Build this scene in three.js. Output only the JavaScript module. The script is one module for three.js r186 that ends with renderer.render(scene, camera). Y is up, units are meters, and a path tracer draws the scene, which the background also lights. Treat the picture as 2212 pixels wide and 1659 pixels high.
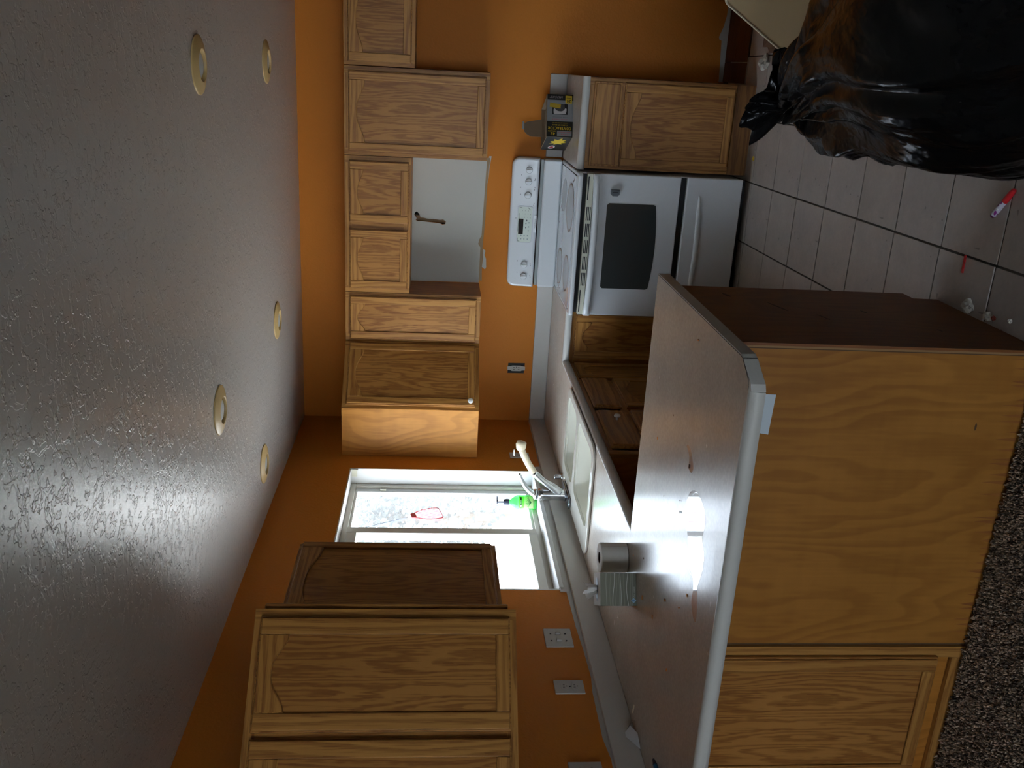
import * as THREE from 'three';
import { RoundedBoxGeometry } from 'three/addons/geometries/RoundedBoxGeometry.js';
import { mergeGeometries, mergeVertices } from 'three/addons/utils/BufferGeometryUtils.js';

// ---------------------------------------------------------------- camera, sky, sun, exposure
const scene = new THREE.Scene();
const FOCAL = 1962.366;                                    // pixels, for the 2212 x 1659 frame
const camera = new THREE.PerspectiveCamera(2 * Math.atan(1659 / 2 / FOCAL) * 180 / Math.PI, 2212 / 1659, 0.05, 200);
{
  // the photograph was taken with the phone turned on its side: the picture's left is up
  const rad = Math.PI / 180, yaw = 19.417223 * rad, pitch = -5.069641 * rad, roll = 1.447564 * rad;
  const f = new THREE.Vector3(-Math.sin(yaw) * Math.cos(pitch), Math.sin(pitch), -Math.cos(yaw) * Math.cos(pitch));
  const r0 = new THREE.Vector3().crossVectors(f, new THREE.Vector3(0, 1, 0)).normalize(), u0 = new THREE.Vector3().crossVectors(r0, f);
  const r = r0.clone().multiplyScalar(Math.cos(roll)).addScaledVector(u0, Math.sin(roll)), u = u0.clone().multiplyScalar(Math.cos(roll)).addScaledVector(r0, -Math.sin(roll));
  camera.position.set(2.172335, 1.644527, 5.460843);
  camera.quaternion.setFromRotationMatrix(new THREE.Matrix4().makeBasis(u.clone().negate(), r, f.clone().negate()));
}
scene.add(camera);
scene.background = new THREE.Color().setRGB(0.82, 0.955, 1.12);   // bright overcast sky
scene.backgroundIntensity = 9.5;
const sun = new THREE.DirectionalLight(new THREE.Color().setRGB(1, 0.95, 0.86), 26);   // thin sun from behind the house, on the yard only
sun.position.set(9, 22, -10); sun.target.position.set(-8, 0, -12); sun.castShadow = true; sun.shadow.mapSize.set(2048, 2048);
Object.assign(sun.shadow.camera, { left: -30, right: 30, top: 30, bottom: -30, near: 1, far: 80 });
scene.add(sun, sun.target);
const renderer = new THREE.WebGLRenderer({ antialias: true });
renderer.toneMapping = THREE.LinearToneMapping;
renderer.toneMappingExposure = 1;
renderer.shadowMap.enabled = true;

// ---------------------------------------------------------------- numbers
const HC = 0.912, H = 2.443, UB = 1.37, UT = 2.148;       // worktop, ceiling, wall cabinets' bottom and top
let seed = 20240611;
const rnd = () => { seed = (seed * 1664525 + 1013904223) >>> 0; return seed / 4294967296; };
const rr = (a, b) => a + (b - a) * rnd();
const hash = (x, y, s) => { let h = (x * 374761393 + y * 668265263 + s * 974711) | 0; h = Math.imul(h ^ (h >>> 13), 1274126177); h ^= h >>> 16; return (h >>> 0) / 4294967296; };
const sm = (t) => t * t * (3 - 2 * t), lerp = (a, b, t) => a + (b - a) * t, clamp = (x, a = 0, b = 1) => Math.min(b, Math.max(a, x));
const smooth = (a, b, x) => sm(clamp((x - a) / (b - a)));
function vn(x, y, px, py, s) {                            // periodic value noise
  const ix = Math.floor(x), iy = Math.floor(y), fx = sm(x - ix), fy = sm(y - iy), m = (a, p) => ((a % p) + p) % p;
  const a = m(ix, px), b = m(ix + 1, px), c = m(iy, py), d = m(iy + 1, py);
  return lerp(lerp(hash(a, c, s), hash(b, c, s), fx), lerp(hash(a, d, s), hash(b, d, s), fx), fy);
}
function fbm(x, y, px, py, s, n = 4) { let v = 0, a = 0.5, t = 0; for (let i = 0; i < n; i++) { v += a * vn(x, y, px, py, s + i * 17); t += a; a *= 0.5; x *= 2; y *= 2; px *= 2; py *= 2; } return v / t; }

// ---------------------------------------------------------------- textures
function tex(w, h, tw, th, fn, srgb = true) {
  const d = new Uint8Array(w * h * 4);
  for (let j = 0; j < h; j++) for (let i = 0; i < w; i++) {
    const c = fn((i + 0.5) / w, (j + 0.5) / h, i, j), k = (j * w + i) * 4;
    if (typeof c === 'number') d[k] = d[k + 1] = d[k + 2] = clamp(c) * 255; else { d[k] = clamp(c[0]) * 255; d[k + 1] = clamp(c[1]) * 255; d[k + 2] = clamp(c[2]) * 255; }
    d[k + 3] = 255;
  }
  const t = new THREE.DataTexture(d, w, h, THREE.RGBAFormat);
  t.wrapS = t.wrapT = THREE.RepeatWrapping; t.magFilter = THREE.LinearFilter; t.minFilter = THREE.LinearMipmapLinearFilter; t.generateMipmaps = true;
  if (srgb) t.colorSpace = THREE.SRGBColorSpace;
  t.repeat.set(1 / tw, 1 / th); t.needsUpdate = true; return t;
}
const mix3 = (a, b, t) => [lerp(a[0], b[0], t), lerp(a[1], b[1], t), lerp(a[2], b[2], t)];
const hex = (h) => [(h >> 16 & 255) / 255, (h >> 8 & 255) / 255, (h & 255) / 255];
// rotary-cut oak figure (door panels): contour bands of stretched noise, with pores
const OAK_L = hex(0xb07c40), OAK_D = hex(0x7f5023);
const oakPanelMap = tex(640, 1280, 0.5, 1.0, (u, v) => {
  const w = 0.3 * fbm(u * 4, v * 2, 4, 2, 5, 2), n = fbm(u * 5 + w, v * 1, 5, 1, 11, 3) * 11.5 + 0.9 * fbm(u * 14, v * 4, 14, 4, 3, 3), q = n - Math.floor(n);
  const rag = 0.5 * (vn(u * 190, v * 16, 190, 16, 9) - 0.5) + 0.3 * (vn(u * 90, v * 40, 90, 40, 19) - 0.5);
  const band = smooth(0.3, 0.7, q + rag) * (1 - smooth(0.8, 1.05, q + rag * 0.6));
  const pore = vn(u * 320, v * 22, 320, 22, 29) > 0.76 ? 0.22 : 0;
  return mix3(OAK_L, OAK_D, clamp(0.12 + 0.6 * band + pore * (0.3 + band) + 0.35 * (vn(u * 3, v * 2, 3, 2, 41) - 0.5)));
});
// plain-sawn straight grain (stiles, rails, frames)
const oakStripMap = tex(512, 1024, 0.4, 0.9, (u, v) => {
  const n = u * 11 + 5.5 * fbm(u * 3, v * 1, 3, 1, 51, 2) + 0.5 * fbm(u * 12, v * 4, 12, 4, 53, 2), q = n - Math.floor(n);
  const rag = 0.5 * (vn(u * 200, v * 14, 200, 14, 59) - 0.5);
  const band = smooth(0.25, 0.75, q + rag) * (1 - smooth(0.82, 1.05, q + rag * 0.5)), pore = vn(u * 280, v * 18, 280, 18, 69) > 0.72 ? 0.25 : 0;
  return mix3(hex(0xb58344), hex(0x7f5024), clamp(0.06 + 0.55 * band + pore * (0.3 + band) + 0.3 * (vn(u * 5, v * 2, 5, 2, 43) - 0.5)));
});
// smooth veneer sheet (back and end panels of the peninsula, cabinet sides)
const veneerMap = tex(768, 1024, 1.1, 1.6, (u, v) => {
  const n = fbm(u * 3 + 0.4 * fbm(u * 2, v * 3, 2, 3, 73, 2), v * 1, 3, 1, 71, 3) * 17 + 1.1 * fbm(u * 16, v * 7, 16, 7, 75, 3), q = n - Math.floor(n), rag = 0.4 * (vn(u * 140, v * 30, 140, 30, 79) - 0.5);
  const band = smooth(0.2, 0.8, q + rag) * (1 - smooth(0.86, 1.02, q)), st = vn(u * 220, v * 9, 220, 9, 89), wave = fbm(u * 6, v * 60, 6, 60, 93, 2);
  return mix3(hex(0xb07834), hex(0x86541f), clamp(0.25 + 0.34 * band + 0.14 * (st - 0.5) + 0.2 * (wave - 0.5) + 0.5 * (fbm(u * 2, v * 3, 2, 3, 97, 3) - 0.5)));
});
const veneerBump = tex(256, 512, 1.1, 1.6, (u, v) => 0.5 + 0.5 * (vn(u * 256, v * 24, 256, 24, 88) - 0.5), false);
const ceilBump = tex(1800, 1800, 1.5, 1.5, (u, v) => {      // knock-down plaster: flat islands with crinkled ridges
  const w = 0.05 * fbm(u * 24, v * 24, 24, 24, 7, 2), n = fbm(u * 30 + w * 20, v * 30, 30, 30, 101, 4), m = fbm(u * 80, v * 80, 80, 80, 131, 3);
  const a = smooth(0.5, 0.525, n) * (0.5 + 0.5 * smooth(0.6, 0.62, n)), b = smooth(0.6, 0.625, m), grit = fbm(u * 260, v * 260, 260, 260, 151, 2);
  return clamp(0.15 + 0.3 * a + 0.6 * b * (0.3 + 0.7 * grit) + 0.06 * grit);
}, false);
const wallBump = tex(512, 512, 0.5, 0.5, (u, v) => fbm(u * 60, v * 60, 60, 60, 161, 3), false);
const topMap = tex(512, 512, 0.6, 0.6, (u, v) => {
  const g = fbm(u * 90, v * 90, 90, 90, 171, 3), c = fbm(u * 4, v * 4, 4, 4, 181, 3), k = 0.96 + 0.1 * (g - 0.5) + 0.07 * (c - 0.5);
  return [0.8 * k, 0.755 * k, 0.7 * k];
});
const topRough = tex(512, 512, 1.3, 1.3, (u, v) => 0.22 + 0.04 * (fbm(u * 4, v * 12, 4, 12, 191, 4) - 0.4) + 0.05 * fbm(u * 40, v * 40, 40, 40, 199, 2), false);
const tileMap = tex(512, 512, 0.62, 0.62, (u, v) => {
  const c = fbm(u * 5, v * 5, 5, 5, 211, 4), s = fbm(u * 60, v * 60, 60, 60, 221, 2), d = vn(u * 26, v * 26, 26, 26, 223) > 0.965 ? 0.8 : 1, k = (0.97 + 0.16 * (c - 0.5) + 0.05 * (s - 0.5)) * d;
  return [0.72 * k, 0.685 * k, 0.655 * k];
});
const dustMap = tex(256, 512, 1.2, 1.2, (u, v) => clamp(0.2 + 0.25 * smooth(0.5, 0.75, fbm(u * 40, v * 40, 40, 40, 231, 3)) * smooth(0.4, 0.6, fbm(u * 3, v * 3, 3, 3, 241, 3))), false);
const bagBump = tex(512, 512, 0.5, 0.5, (u, v) => 1 - Math.abs(2 * fbm(u * 9, v * 5, 9, 5, 251, 4) - 1), false);

// ---------------------------------------------------------------- materials
const lin = (r, g, b) => new THREE.Color().setRGB(r, g, b);
const std = (o) => new THREE.MeshStandardMaterial(o), phy = (o) => new THREE.MeshPhysicalMaterial(o);
const M = {
  orange: phy({ color: lin(0.62, 0.21, 0.023), roughness: 0.55, specularIntensity: 0.45, bumpMap: wallBump, bumpScale: 0.0008 }),
  living: std({ color: lin(0.26, 0.24, 0.21), roughness: 0.8 }),
  ceiling: phy({ color: lin(0.46, 0.445, 0.42), roughness: 0.3, specularIntensity: 0.9, bumpMap: ceilBump, bumpScale: 0.002 }),
  drywall: std({ color: lin(0.52, 0.53, 0.49), roughness: 0.8 }),
  tape: std({ color: lin(0.34, 0.24, 0.14), roughness: 0.8 }),
  cavityShade: std({ color: lin(0.02, 0.018, 0.015), roughness: 1 }),
  oakPanel: phy({ map: oakPanelMap, roughness: 0.4, specularIntensity: 0.6 }),
  oak: phy({ map: oakStripMap, roughness: 0.4, specularIntensity: 0.6 }),
  veneer: phy({ map: veneerMap, bumpMap: veneerBump, bumpScale: 0.0003, roughness: 0.42, specularIntensity: 0.6 }),
  sideVeneer: phy({ map: veneerMap, color: lin(1.15, 1.1, 1.02), roughness: 0.42, specularIntensity: 0.6 }),
  litPly: phy({ map: veneerMap, color: lin(1.5, 1.55, 1.6), roughness: 0.5, specularIntensity: 0.6 }),  // paler ply, brightened further to carry the window light on this side
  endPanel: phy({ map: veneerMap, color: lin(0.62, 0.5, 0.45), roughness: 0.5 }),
  plyCore: std({ color: lin(0.3, 0.17, 0.075), roughness: 0.8 }),
  plyDark: std({ color: lin(0.1, 0.05, 0.02), roughness: 0.8 }),
  stain: std({ map: veneerMap, color: lin(0.8, 0.66, 0.56), roughness: 0.6 }),
  scuff: std({ color: lin(0.085, 0.048, 0.028), roughness: 0.7 }),
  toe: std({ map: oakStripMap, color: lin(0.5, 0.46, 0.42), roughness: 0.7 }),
  top: phy({ map: topMap, roughness: 1, roughnessMap: topRough, clearcoat: 0.05 }),
  topEdge: phy({ color: lin(0.56, 0.555, 0.52), roughness: 0.4 }),
  seam: std({ color: lin(0.025, 0.02, 0.018), roughness: 0.7 }),
  enamel: phy({ color: lin(0.68, 0.715, 0.73), roughness: 0.24, clearcoat: 0.4, clearcoatRoughness: 0.15 }),
  enamelDoor: phy({ color: lin(0.64, 0.665, 0.68), roughness: 0.3, clearcoat: 0.2 }),  // darker copy of the enamel; some shade of the range front is in its colour
  glassTop: phy({ color: lin(0.5, 0.52, 0.55), roughness: 0.1, clearcoat: 0.6, clearcoatRoughness: 0.06 }),
  burn: std({ color: lin(0.16, 0.075, 0.05), roughness: 0.6 }),
  burner: phy({ color: lin(0.44, 0.44, 0.44), roughness: 0.2 }),
  cream: std({ color: lin(0.66, 0.65, 0.52), roughness: 0.5 }),
  black: std({ color: lin(0.008, 0.008, 0.009), roughness: 0.6 }),
  lcd: phy({ color: lin(0.006, 0.006, 0.006), roughness: 0.08 }),
  ovenGlass: phy({ color: lin(0.042, 0.048, 0.046), roughness: 0.12, clearcoat: 0.5 }),
  grey: std({ color: lin(0.1, 0.115, 0.125), roughness: 0.5 }),
  groove: std({ color: lin(0.3, 0.33, 0.32), roughness: 0.5 }),
  sink: phy({ color: lin(0.78, 0.77, 0.68), roughness: 0.15, clearcoat: 0.5, clearcoatRoughness: 0.08 }),
  chrome: phy({ color: lin(0.62, 0.64, 0.66), roughness: 0.16, metalness: 1 }),
  darkMetal: phy({ color: lin(0.25, 0.27, 0.3), roughness: 0.25, metalness: 1 }),
  ivory: phy({ color: lin(0.78, 0.68, 0.48), roughness: 0.35 }),
  white: std({ color: lin(0.78, 0.79, 0.78), roughness: 0.5 }),
  vinyl: std({ color: lin(0.74, 0.72, 0.64), roughness: 0.45 }),
  vinylBright: std({ color: lin(0.8, 0.82, 0.8), roughness: 0.5 }),
  sill: std({ color: lin(0.72, 0.73, 0.72), roughness: 0.45 }),
  plate: std({ color: lin(0.5, 0.5, 0.47), roughness: 0.4 }),
  slot: std({ color: lin(0.05, 0.05, 0.045), roughness: 0.7 }),
  trimCream: phy({ color: lin(0.62, 0.45, 0.2), roughness: 0.35 }),
  bulb: phy({ color: lin(0.55, 0.6, 0.62), roughness: 0.3 }),
  grout: std({ color: lin(0.055, 0.046, 0.036), roughness: 0.95 }),
  tileA: phy({ map: tileMap, roughness: 0.42 }),
  tileB: phy({ map: tileMap, color: lin(0.97, 0.97, 0.96), roughness: 0.45 }),
  tileC: phy({ map: tileMap, color: lin(1, 0.985, 0.96), roughness: 0.42 }),
  plank: std({ map: veneerMap, color: lin(0.36, 0.26, 0.2), roughness: 0.7 }),
  carpetBase: std({ color: lin(0.07, 0.05, 0.035), roughness: 1 }),
  tuft: std({ color: 0xffffff, roughness: 1 }),
  bag: phy({ color: lin(0.005, 0.005, 0.0055), roughness: 0.22, specularIntensity: 0.35, bumpMap: bagBump, bumpScale: 0.006 }),
  bin: phy({ color: lin(0.62, 0.47, 0.26), roughness: 0.3, clearcoat: 0.4 }),
  cardboard: std({ color: lin(0.3, 0.22, 0.14), roughness: 0.9 }),
  paper: std({ color: lin(0.7, 0.68, 0.64), roughness: 0.9 }),
  rollPaper: std({ color: lin(0.72, 0.69, 0.63), roughness: 1 }),
  core: std({ color: lin(0.12, 0.08, 0.05), roughness: 1 }),
  tissue: phy({ color: lin(0.8, 0.8, 0.78), roughness: 1, transmission: 0.25, thickness: 0, side: THREE.DoubleSide }),
  pane: phy({ color: 0xffffff, transmission: 1, thickness: 0, roughness: 1, roughnessMap: dustMap, ior: 1.45 }),
  clearPane: phy({ color: 0xffffff, transmission: 1, thickness: 0, roughness: 0.02, ior: 1.45 }),
  red: std({ color: lin(0.7, 0.02, 0.03), roughness: 0.45 }),
  pinkMesh: phy({ color: lin(0.9, 0.62, 0.7), roughness: 0.5, transmission: 0.9, thickness: 0, side: THREE.DoubleSide }),
  wire: std({ color: lin(0.35, 0.42, 0.55), roughness: 0.4 }),
  soap: phy({ color: lin(0.3, 0.9, 0.38), roughness: 0.12, transmission: 0.85, thickness: 0 }),
  navy: std({ color: lin(0.03, 0.04, 0.07), roughness: 0.4 }),
  blue: std({ color: lin(0.01, 0.13, 0.32), roughness: 0.35 }),
  purple: std({ color: lin(0.2, 0.02, 0.16), roughness: 0.45 }),
  yellow: std({ color: lin(0.75, 0.52, 0.03), roughness: 0.5 }),
  chip: std({ color: lin(0.62, 0.24, 0.05), roughness: 0.8 }),
  crumb: std({ color: lin(0.12, 0.06, 0.03), roughness: 0.9 }),
  plaster: std({ color: lin(0.6, 0.57, 0.5), roughness: 0.95 }),
  rust: std({ color: lin(0.18, 0.03, 0.015), roughness: 0.95 }),
  tapeBlue: std({ color: lin(0.5, 0.57, 0.62), roughness: 0.6 }),
  wet: phy({ color: 0xffffff, roughness: 0.03, transmission: 1, thickness: 0, ior: 1.4 }),
  concrete: std({ color: lin(0.6, 0.59, 0.56), roughness: 0.95 }),
  bark: std({ color: lin(0.2, 0.15, 0.1), roughness: 0.95 }),
  leaf: phy({ color: lin(0.1, 0.13, 0.125), roughness: 0.8, transmission: 0.35, thickness: 0, side: THREE.DoubleSide }),
};

// ---------------------------------------------------------------- geometry helpers
const AX = { x: 0, y: 1, z: 2 };
// texture coordinates in metres from each face's own plane; v runs along the grain axis g
function boxUV(g, grain = 'y', ou = 0, ov = 0) {
  if (g.index) g = g.toNonIndexed();
  const p = g.attributes.position, uv = new Float32Array(p.count * 2), a = new THREE.Vector3(), b = new THREE.Vector3(), c = new THREE.Vector3(), gi = AX[grain];
  for (let i = 0; i < p.count; i += 3) {
    a.fromBufferAttribute(p, i); b.fromBufferAttribute(p, i + 1); c.fromBufferAttribute(p, i + 2);
    const n = b.clone().sub(a).cross(c.clone().sub(a)), m = [Math.abs(n.x), Math.abs(n.y), Math.abs(n.z)], d = m.indexOf(Math.max(...m));
    const rest = [0, 1, 2].filter((k) => k !== d), vi = rest.includes(gi) ? gi : rest[1], ui = rest.find((k) => k !== vi);
    [a, b, c].forEach((q, k) => { const w = q.toArray(); uv[(i + k) * 2] = w[ui] + ou; uv[(i + k) * 2 + 1] = w[vi] + ov; });
  }
  g.setAttribute('uv', new THREE.BufferAttribute(uv, 2)); g.clearGroups(); return g;
}
function box(w, h, d, x = 0, y = 0, z = 0, o = {}) {       // centred at x, z; y is its bottom
  const g = o.r ? new RoundedBoxGeometry(w, h, d, o.s ?? 1, Math.min(o.r, w / 2.01, h / 2.01, d / 2.01)) : new THREE.BoxGeometry(w, h, d);
  g.translate(x, y + h / 2, z);
  return boxUV(g, o.g ?? 'y', rr(0, 3), rr(0, 3));
}
const bar = (x0, x1, y0, y1, z0, z1, o) => box(x1 - x0, y1 - y0, z1 - z0, (x0 + x1) / 2, y0, (z0 + z1) / 2, o);
function norm(list) { return list.map((g) => { let q = g.index ? g.toNonIndexed() : g; for (const k of Object.keys(q.attributes)) if (!['position', 'normal', 'uv'].includes(k)) q.deleteAttribute(k); if (!q.attributes.uv) q = boxUV(q); q.clearGroups(); return q; }); }
const join = (...list) => mergeGeometries(norm(list.flat()));
function shape(points, holes = []) { const s = new THREE.Shape(points.map(([x, y]) => new THREE.Vector2(x, y))); for (const h of holes) s.holes.push(new THREE.Path(h.map(([x, y]) => new THREE.Vector2(x, y)))); return s; }
function rrect(x0, y0, x1, y1, r, n = 5) { const p = []; for (const [cx, cy, a] of [[x1 - r, y0 + r, -90], [x1 - r, y1 - r, 0], [x0 + r, y1 - r, 90], [x0 + r, y0 + r, 180]]) for (let i = 0; i <= n; i++) { const t = (a + 90 * i / n) * Math.PI / 180; p.push([cx + r * Math.cos(t), cy + r * Math.sin(t)]); } return p; }
function extrude(pts, depth, o = {}) {                     // in the xy plane, from z = 0 to depth; a bevel stays inside the outline
  const b = o.b ?? 0;
  const g = new THREE.ExtrudeGeometry(pts.isShape ? pts : shape(pts, o.holes), { depth: depth - 2 * b, bevelEnabled: b > 0, bevelSize: b, bevelThickness: b, bevelOffset: -b, bevelSegments: o.seg ?? 1, curveSegments: 8 });
  g.translate(0, 0, b); return boxUV(g, o.g ?? 'y', o.ou ?? rr(0, 3), o.ov ?? rr(0, 3));
}
// plan: [x, z] outline standing from y0 to y1
function prism(pts, y0, y1, o = {}) { const g = extrude(pts.map(([x, z]) => [x, -z]), y1 - y0, { ...o, holes: o.holes?.map((h) => h.map(([x, z]) => [x, -z])) }); g.rotateX(-Math.PI / 2); g.translate(0, y0, 0); return boxUV(g, o.g ?? 'y', rr(0, 3), rr(0, 3)); }
const lathe = (pts, n = 32) => new THREE.LatheGeometry(pts.map(([x, y]) => new THREE.Vector2(x, y)), n);
const cyl = (r, h, x, y, z, n = 20, r2 = r) => { const g = new THREE.CylinderGeometry(r2, r, h, n); g.translate(x, y + h / 2, z); return g; };
// a tube along points with a radius (or [a, b] elliptic radii) at each
function sweep(points, radii, n = 14, up = new THREE.Vector3(0, 0, 1)) {
  const P = points.map((p) => new THREE.Vector3(...p)), pos = [], idx = [];
  P.forEach((p, i) => {
    const t = P[Math.min(i + 1, P.length - 1)].clone().sub(P[Math.max(i - 1, 0)]).normalize(), s = new THREE.Vector3().crossVectors(up, t).normalize(), w = new THREE.Vector3().crossVectors(t, s), [ra, rb] = [].concat(radii[i], radii[i]).slice(0, 2);
    const [A, B] = Array.isArray(radii[i]) ? radii[i] : [ra, rb];
    for (let k = 0; k < n; k++) { const a = k / n * 2 * Math.PI, q = p.clone().addScaledVector(s, A * Math.cos(a)).addScaledVector(w, B * Math.sin(a)); pos.push(q.x, q.y, q.z); }
  });
  for (let i = 0; i < P.length - 1; i++) for (let k = 0; k < n; k++) { const a = i * n + k, b = i * n + (k + 1) % n; idx.push(a, b, a + n, b, b + n, a + n); }
  for (const [row, flip] of [[0, 1], [P.length - 1, 0]]) { const c = pos.length / 3; pos.push(P[row].x, P[row].y, P[row].z); for (let k = 0; k < n; k++) { const a = row * n + k, b = row * n + (k + 1) % n; flip ? idx.push(c, b, a) : idx.push(c, a, b); } }
  const g = new THREE.BufferGeometry(); g.setAttribute('position', new THREE.Float32BufferAttribute(pos, 3)); g.setIndex(idx); g.computeVertexNormals(); return g;
}
function curvePts(pts, n) { return new THREE.CatmullRomCurve3(pts.map((p) => new THREE.Vector3(...p))).getPoints(n).map((p) => p.toArray()); }

// ---------------------------------------------------------------- scene helpers
const used = {};
function numbered(name) { const k = used[name] = (used[name] ?? -1) + 1; return k ? `${name}_${String(k).padStart(3, '0')}` : name; }
function obj(name, geo, material, parent = null) {
  const m = new THREE.Mesh(Array.isArray(geo) ? join(geo) : geo, material); m.castShadow = m.receiveShadow = true;
  m.name = parent ? name : numbered(name); (parent ?? scene).add(m); return m;
}
function tag(o, label, category, group) { o.userData.label = label; o.userData.category = category; if (group) o.userData.group = group; return o; }
function thing(name, label, category, [x, y, z] = [0, 0, 0], turn = 0, group) { const o = new THREE.Group(); o.name = numbered(name); scene.add(o); o.position.set(x, y, z); o.rotation.y = turn; return tag(o, label, category, group); }
function struct(name, geo, material, parent) { const m = obj(name, geo, material, parent); if (!parent) { m.name = name; m.userData.kind = 'structure'; } return m; }

// ---------------------------------------------------------------- room shell
const XR = 5.4, ZF = 9.2, XO = -0.14, DX0 = 0.3, DX1 = 2.2;
const floor = struct('floor', bar(-0.2, XR + 0.2, -0.25, -0.0035, -0.2, ZF + 0.2), M.grout);
{ // floor tiles, laid a degree off the walls
  const P = 0.3158, R = 0.3094, th = -0.0163;
  const geos = [0, 1, 2, 3].map(() => { const g = new RoundedBoxGeometry(R, 0.012, R, 1, 0.0022); g.translate(0, -0.006, 0); return boxUV(g, 'z', rr(0, 3), rr(0, 3)); });
  for (let j = 0; j < 10; j++) for (let i = -3; i < 7; i++) {
    const z = 0.1005 + P * (j + 0.5), x = 1.642 + 0.0163 * z - P * 0.5 + i * P;
    if (z > 3.2 || x > 3.5 || (x > 2.2 && z < 0.45) || (x < 1.45 && z > 2.7)) continue;
    const k = hash(i + 9, j, 5);
    const t = obj('tile', geos[Math.floor(k * 4)], [M.tileA, M.tileB, M.tileC][Math.floor(hash(i + 9, j, 8) * 3)], floor);
    t.position.set(x, (hash(i, j, 77) - 0.5) * 0.0012, z); t.rotation.y = th * -1;
  }
  for (const [x0, x1, z0, z1] of [[2.142, 2.25, 0.004, 0.40], [2.253, 2.62, 0.004, 0.19], [2.253, 2.62, 0.193, 0.40], [2.623, 3.1, 0.004, 0.40]]) obj('plank', bar(x0, x1, -0.0034, 0.004, z0, z1, { r: 0.001, g: 'x' }), M.plank, floor);
}
{ // carpet of the living room, with pile where it shows
  const base = obj('carpet', bar(0.002, XR - 0.002, -0.0034, 0.006, 3.236, ZF - 0.004), M.carpetBase, floor);
  base.userData.kind = 'stuff';
  const tuft = new THREE.BufferGeometry(), pos = [], idx = [];
  for (let k = 0; k < 4; k++) { const a = k * Math.PI / 2; pos.push(0.003 * Math.cos(a), 0, 0.003 * Math.sin(a), 0.0026 * Math.cos(a) + 0.002, 0.009, 0.0026 * Math.sin(a)); }
  pos.push(0.0035, 0.0125, 0);
  for (let k = 0; k < 4; k++) { const a = 2 * k, b = 2 * ((k + 1) % 4); idx.push(a, a + 1, b, b, a + 1, b + 1, a + 1, 8, b + 1); }
  tuft.setAttribute('position', new THREE.Float32BufferAttribute(pos, 3)); tuft.setIndex(idx); tuft.computeVertexNormals();
  const N = 80000, im = new THREE.InstancedMesh(tuft, M.tuft, N), m = new THREE.Matrix4(), q = new THREE.Quaternion(), e = new THREE.Euler(), c = new THREE.Color();
  for (let i = 0; i < N; i++) {
    const x = rr(0.02, 1.8), z = 3.242 + rnd() * 0.85, s = rr(0.75, 1.25);
    e.set(rr(-0.5, 0.5), rr(0, 6.28), rr(-0.5, 0.5)); q.setFromEuler(e);
    m.compose(new THREE.Vector3(x, 0.005, z), q, new THREE.Vector3(s, s * rr(0.8, 1.2), s)); im.setMatrixAt(i, m);
    const k = rnd() < 0.42 ? rr(0.07, 0.15) : rr(0.3, 0.62); c.setRGB(k, k * 0.77, k * 0.56); im.setColorAt(i, c);
  }
  im.name = 'carpet_pile'; im.castShadow = im.receiveShadow = true; im.userData.kind = 'stuff'; floor.add(im);
}
const HOLE = [[1.312, 1.768], [1.322, 1.757], [1.31, 1.745], [1.286, 1.733], [1.285, 1.712], [1.279, 1.69], [1.28, 1.66], [1.276, 1.62], [1.279, 1.598], [1.268, 1.583], [1.252, 1.585], [1.247, 1.602], [1.256, 1.62], [1.259, 1.66], [1.262, 1.7], [1.265, 1.735], [1.262, 1.75], [1.27, 1.762], [1.281, 1.757], [1.29, 1.762], [1.3, 1.771]];
const wallBack = struct('wall_back', extrude([[-0.2, -0.25], [XR + 0.2, -0.25], [XR + 0.2, H + 0.2], [-0.2, H + 0.2]], 0.02, { holes: [HOLE] }).translate(0, 0, -0.02), M.orange);
struct('studs_and_sheathing', bar(-0.2, XR + 0.2, -0.25, H + 0.2, -0.16, -0.075), M.cavityShade, wallBack);  // coloured near-black to paint the shade inside the wall hole
struct('wall_stud', bar(1.255, 1.292, 0.4, 2.4, -0.0745, -0.034), M.tape, wallBack);
{ // bare patch left by the range hood, its tape line and torn edge
  const patch = [[0.902, 1.372], [1.638, 1.352], [1.66, 1.36], [1.66, 1.786], [0.9, 1.786]];
  struct('unpainted_patch', extrude(patch, 0.0012, { holes: [HOLE] }).translate(0, 0, 0.0001), M.drywall, wallBack);
  struct('paper_strip', extrude([[0.915, 1.372], [0.915, 1.353], [1.0, 1.356], [1.08, 1.352], [1.12, 1.357], [1.3, 1.347], [1.5, 1.344], [1.65, 1.334], [1.65, 1.352], [1.4, 1.36], [1.19, 1.366], [1.165, 1.38], [1.14, 1.384], [1.12, 1.37]], 0.0012).translate(0, 0, 0.0014), M.tape, wallBack);
  struct('peeled_paint', extrude([[1.0, 1.356], [0.985, 1.336], [1.0, 1.33], [1.05, 1.333], [1.075, 1.343], [1.1, 1.338], [1.11, 1.352], [1.06, 1.35]], 0.0012).translate(0, 0, 0.0005), M.drywall, wallBack);
  struct('peeled_paint', extrude([[1.5, 1.344], [1.53, 1.339], [1.6, 1.335], [1.66, 1.326], [1.66, 1.34], [1.6, 1.345]], 0.0012).translate(0, 0, 0.0005), M.drywall, wallBack);
  struct('unpainted_strip', extrude([[2.14, 0.0], [3.1, 0.0], [3.1, 0.03], [2.75, 0.028], [2.6, 0.02], [2.5, 0.024], [2.44, 0.035], [2.385, 0.055], [2.372, 0.052], [2.366, 0.038], [2.3, 0.034], [2.24, 0.03], [2.14, 0.026]], 0.0015).translate(0, 0, 0.0001), M.drywall, wallBack);
}
const WZ0 = 0.785, WZ1 = 2.017, WY0 = 1.052, WY1 = 2.085;
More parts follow.
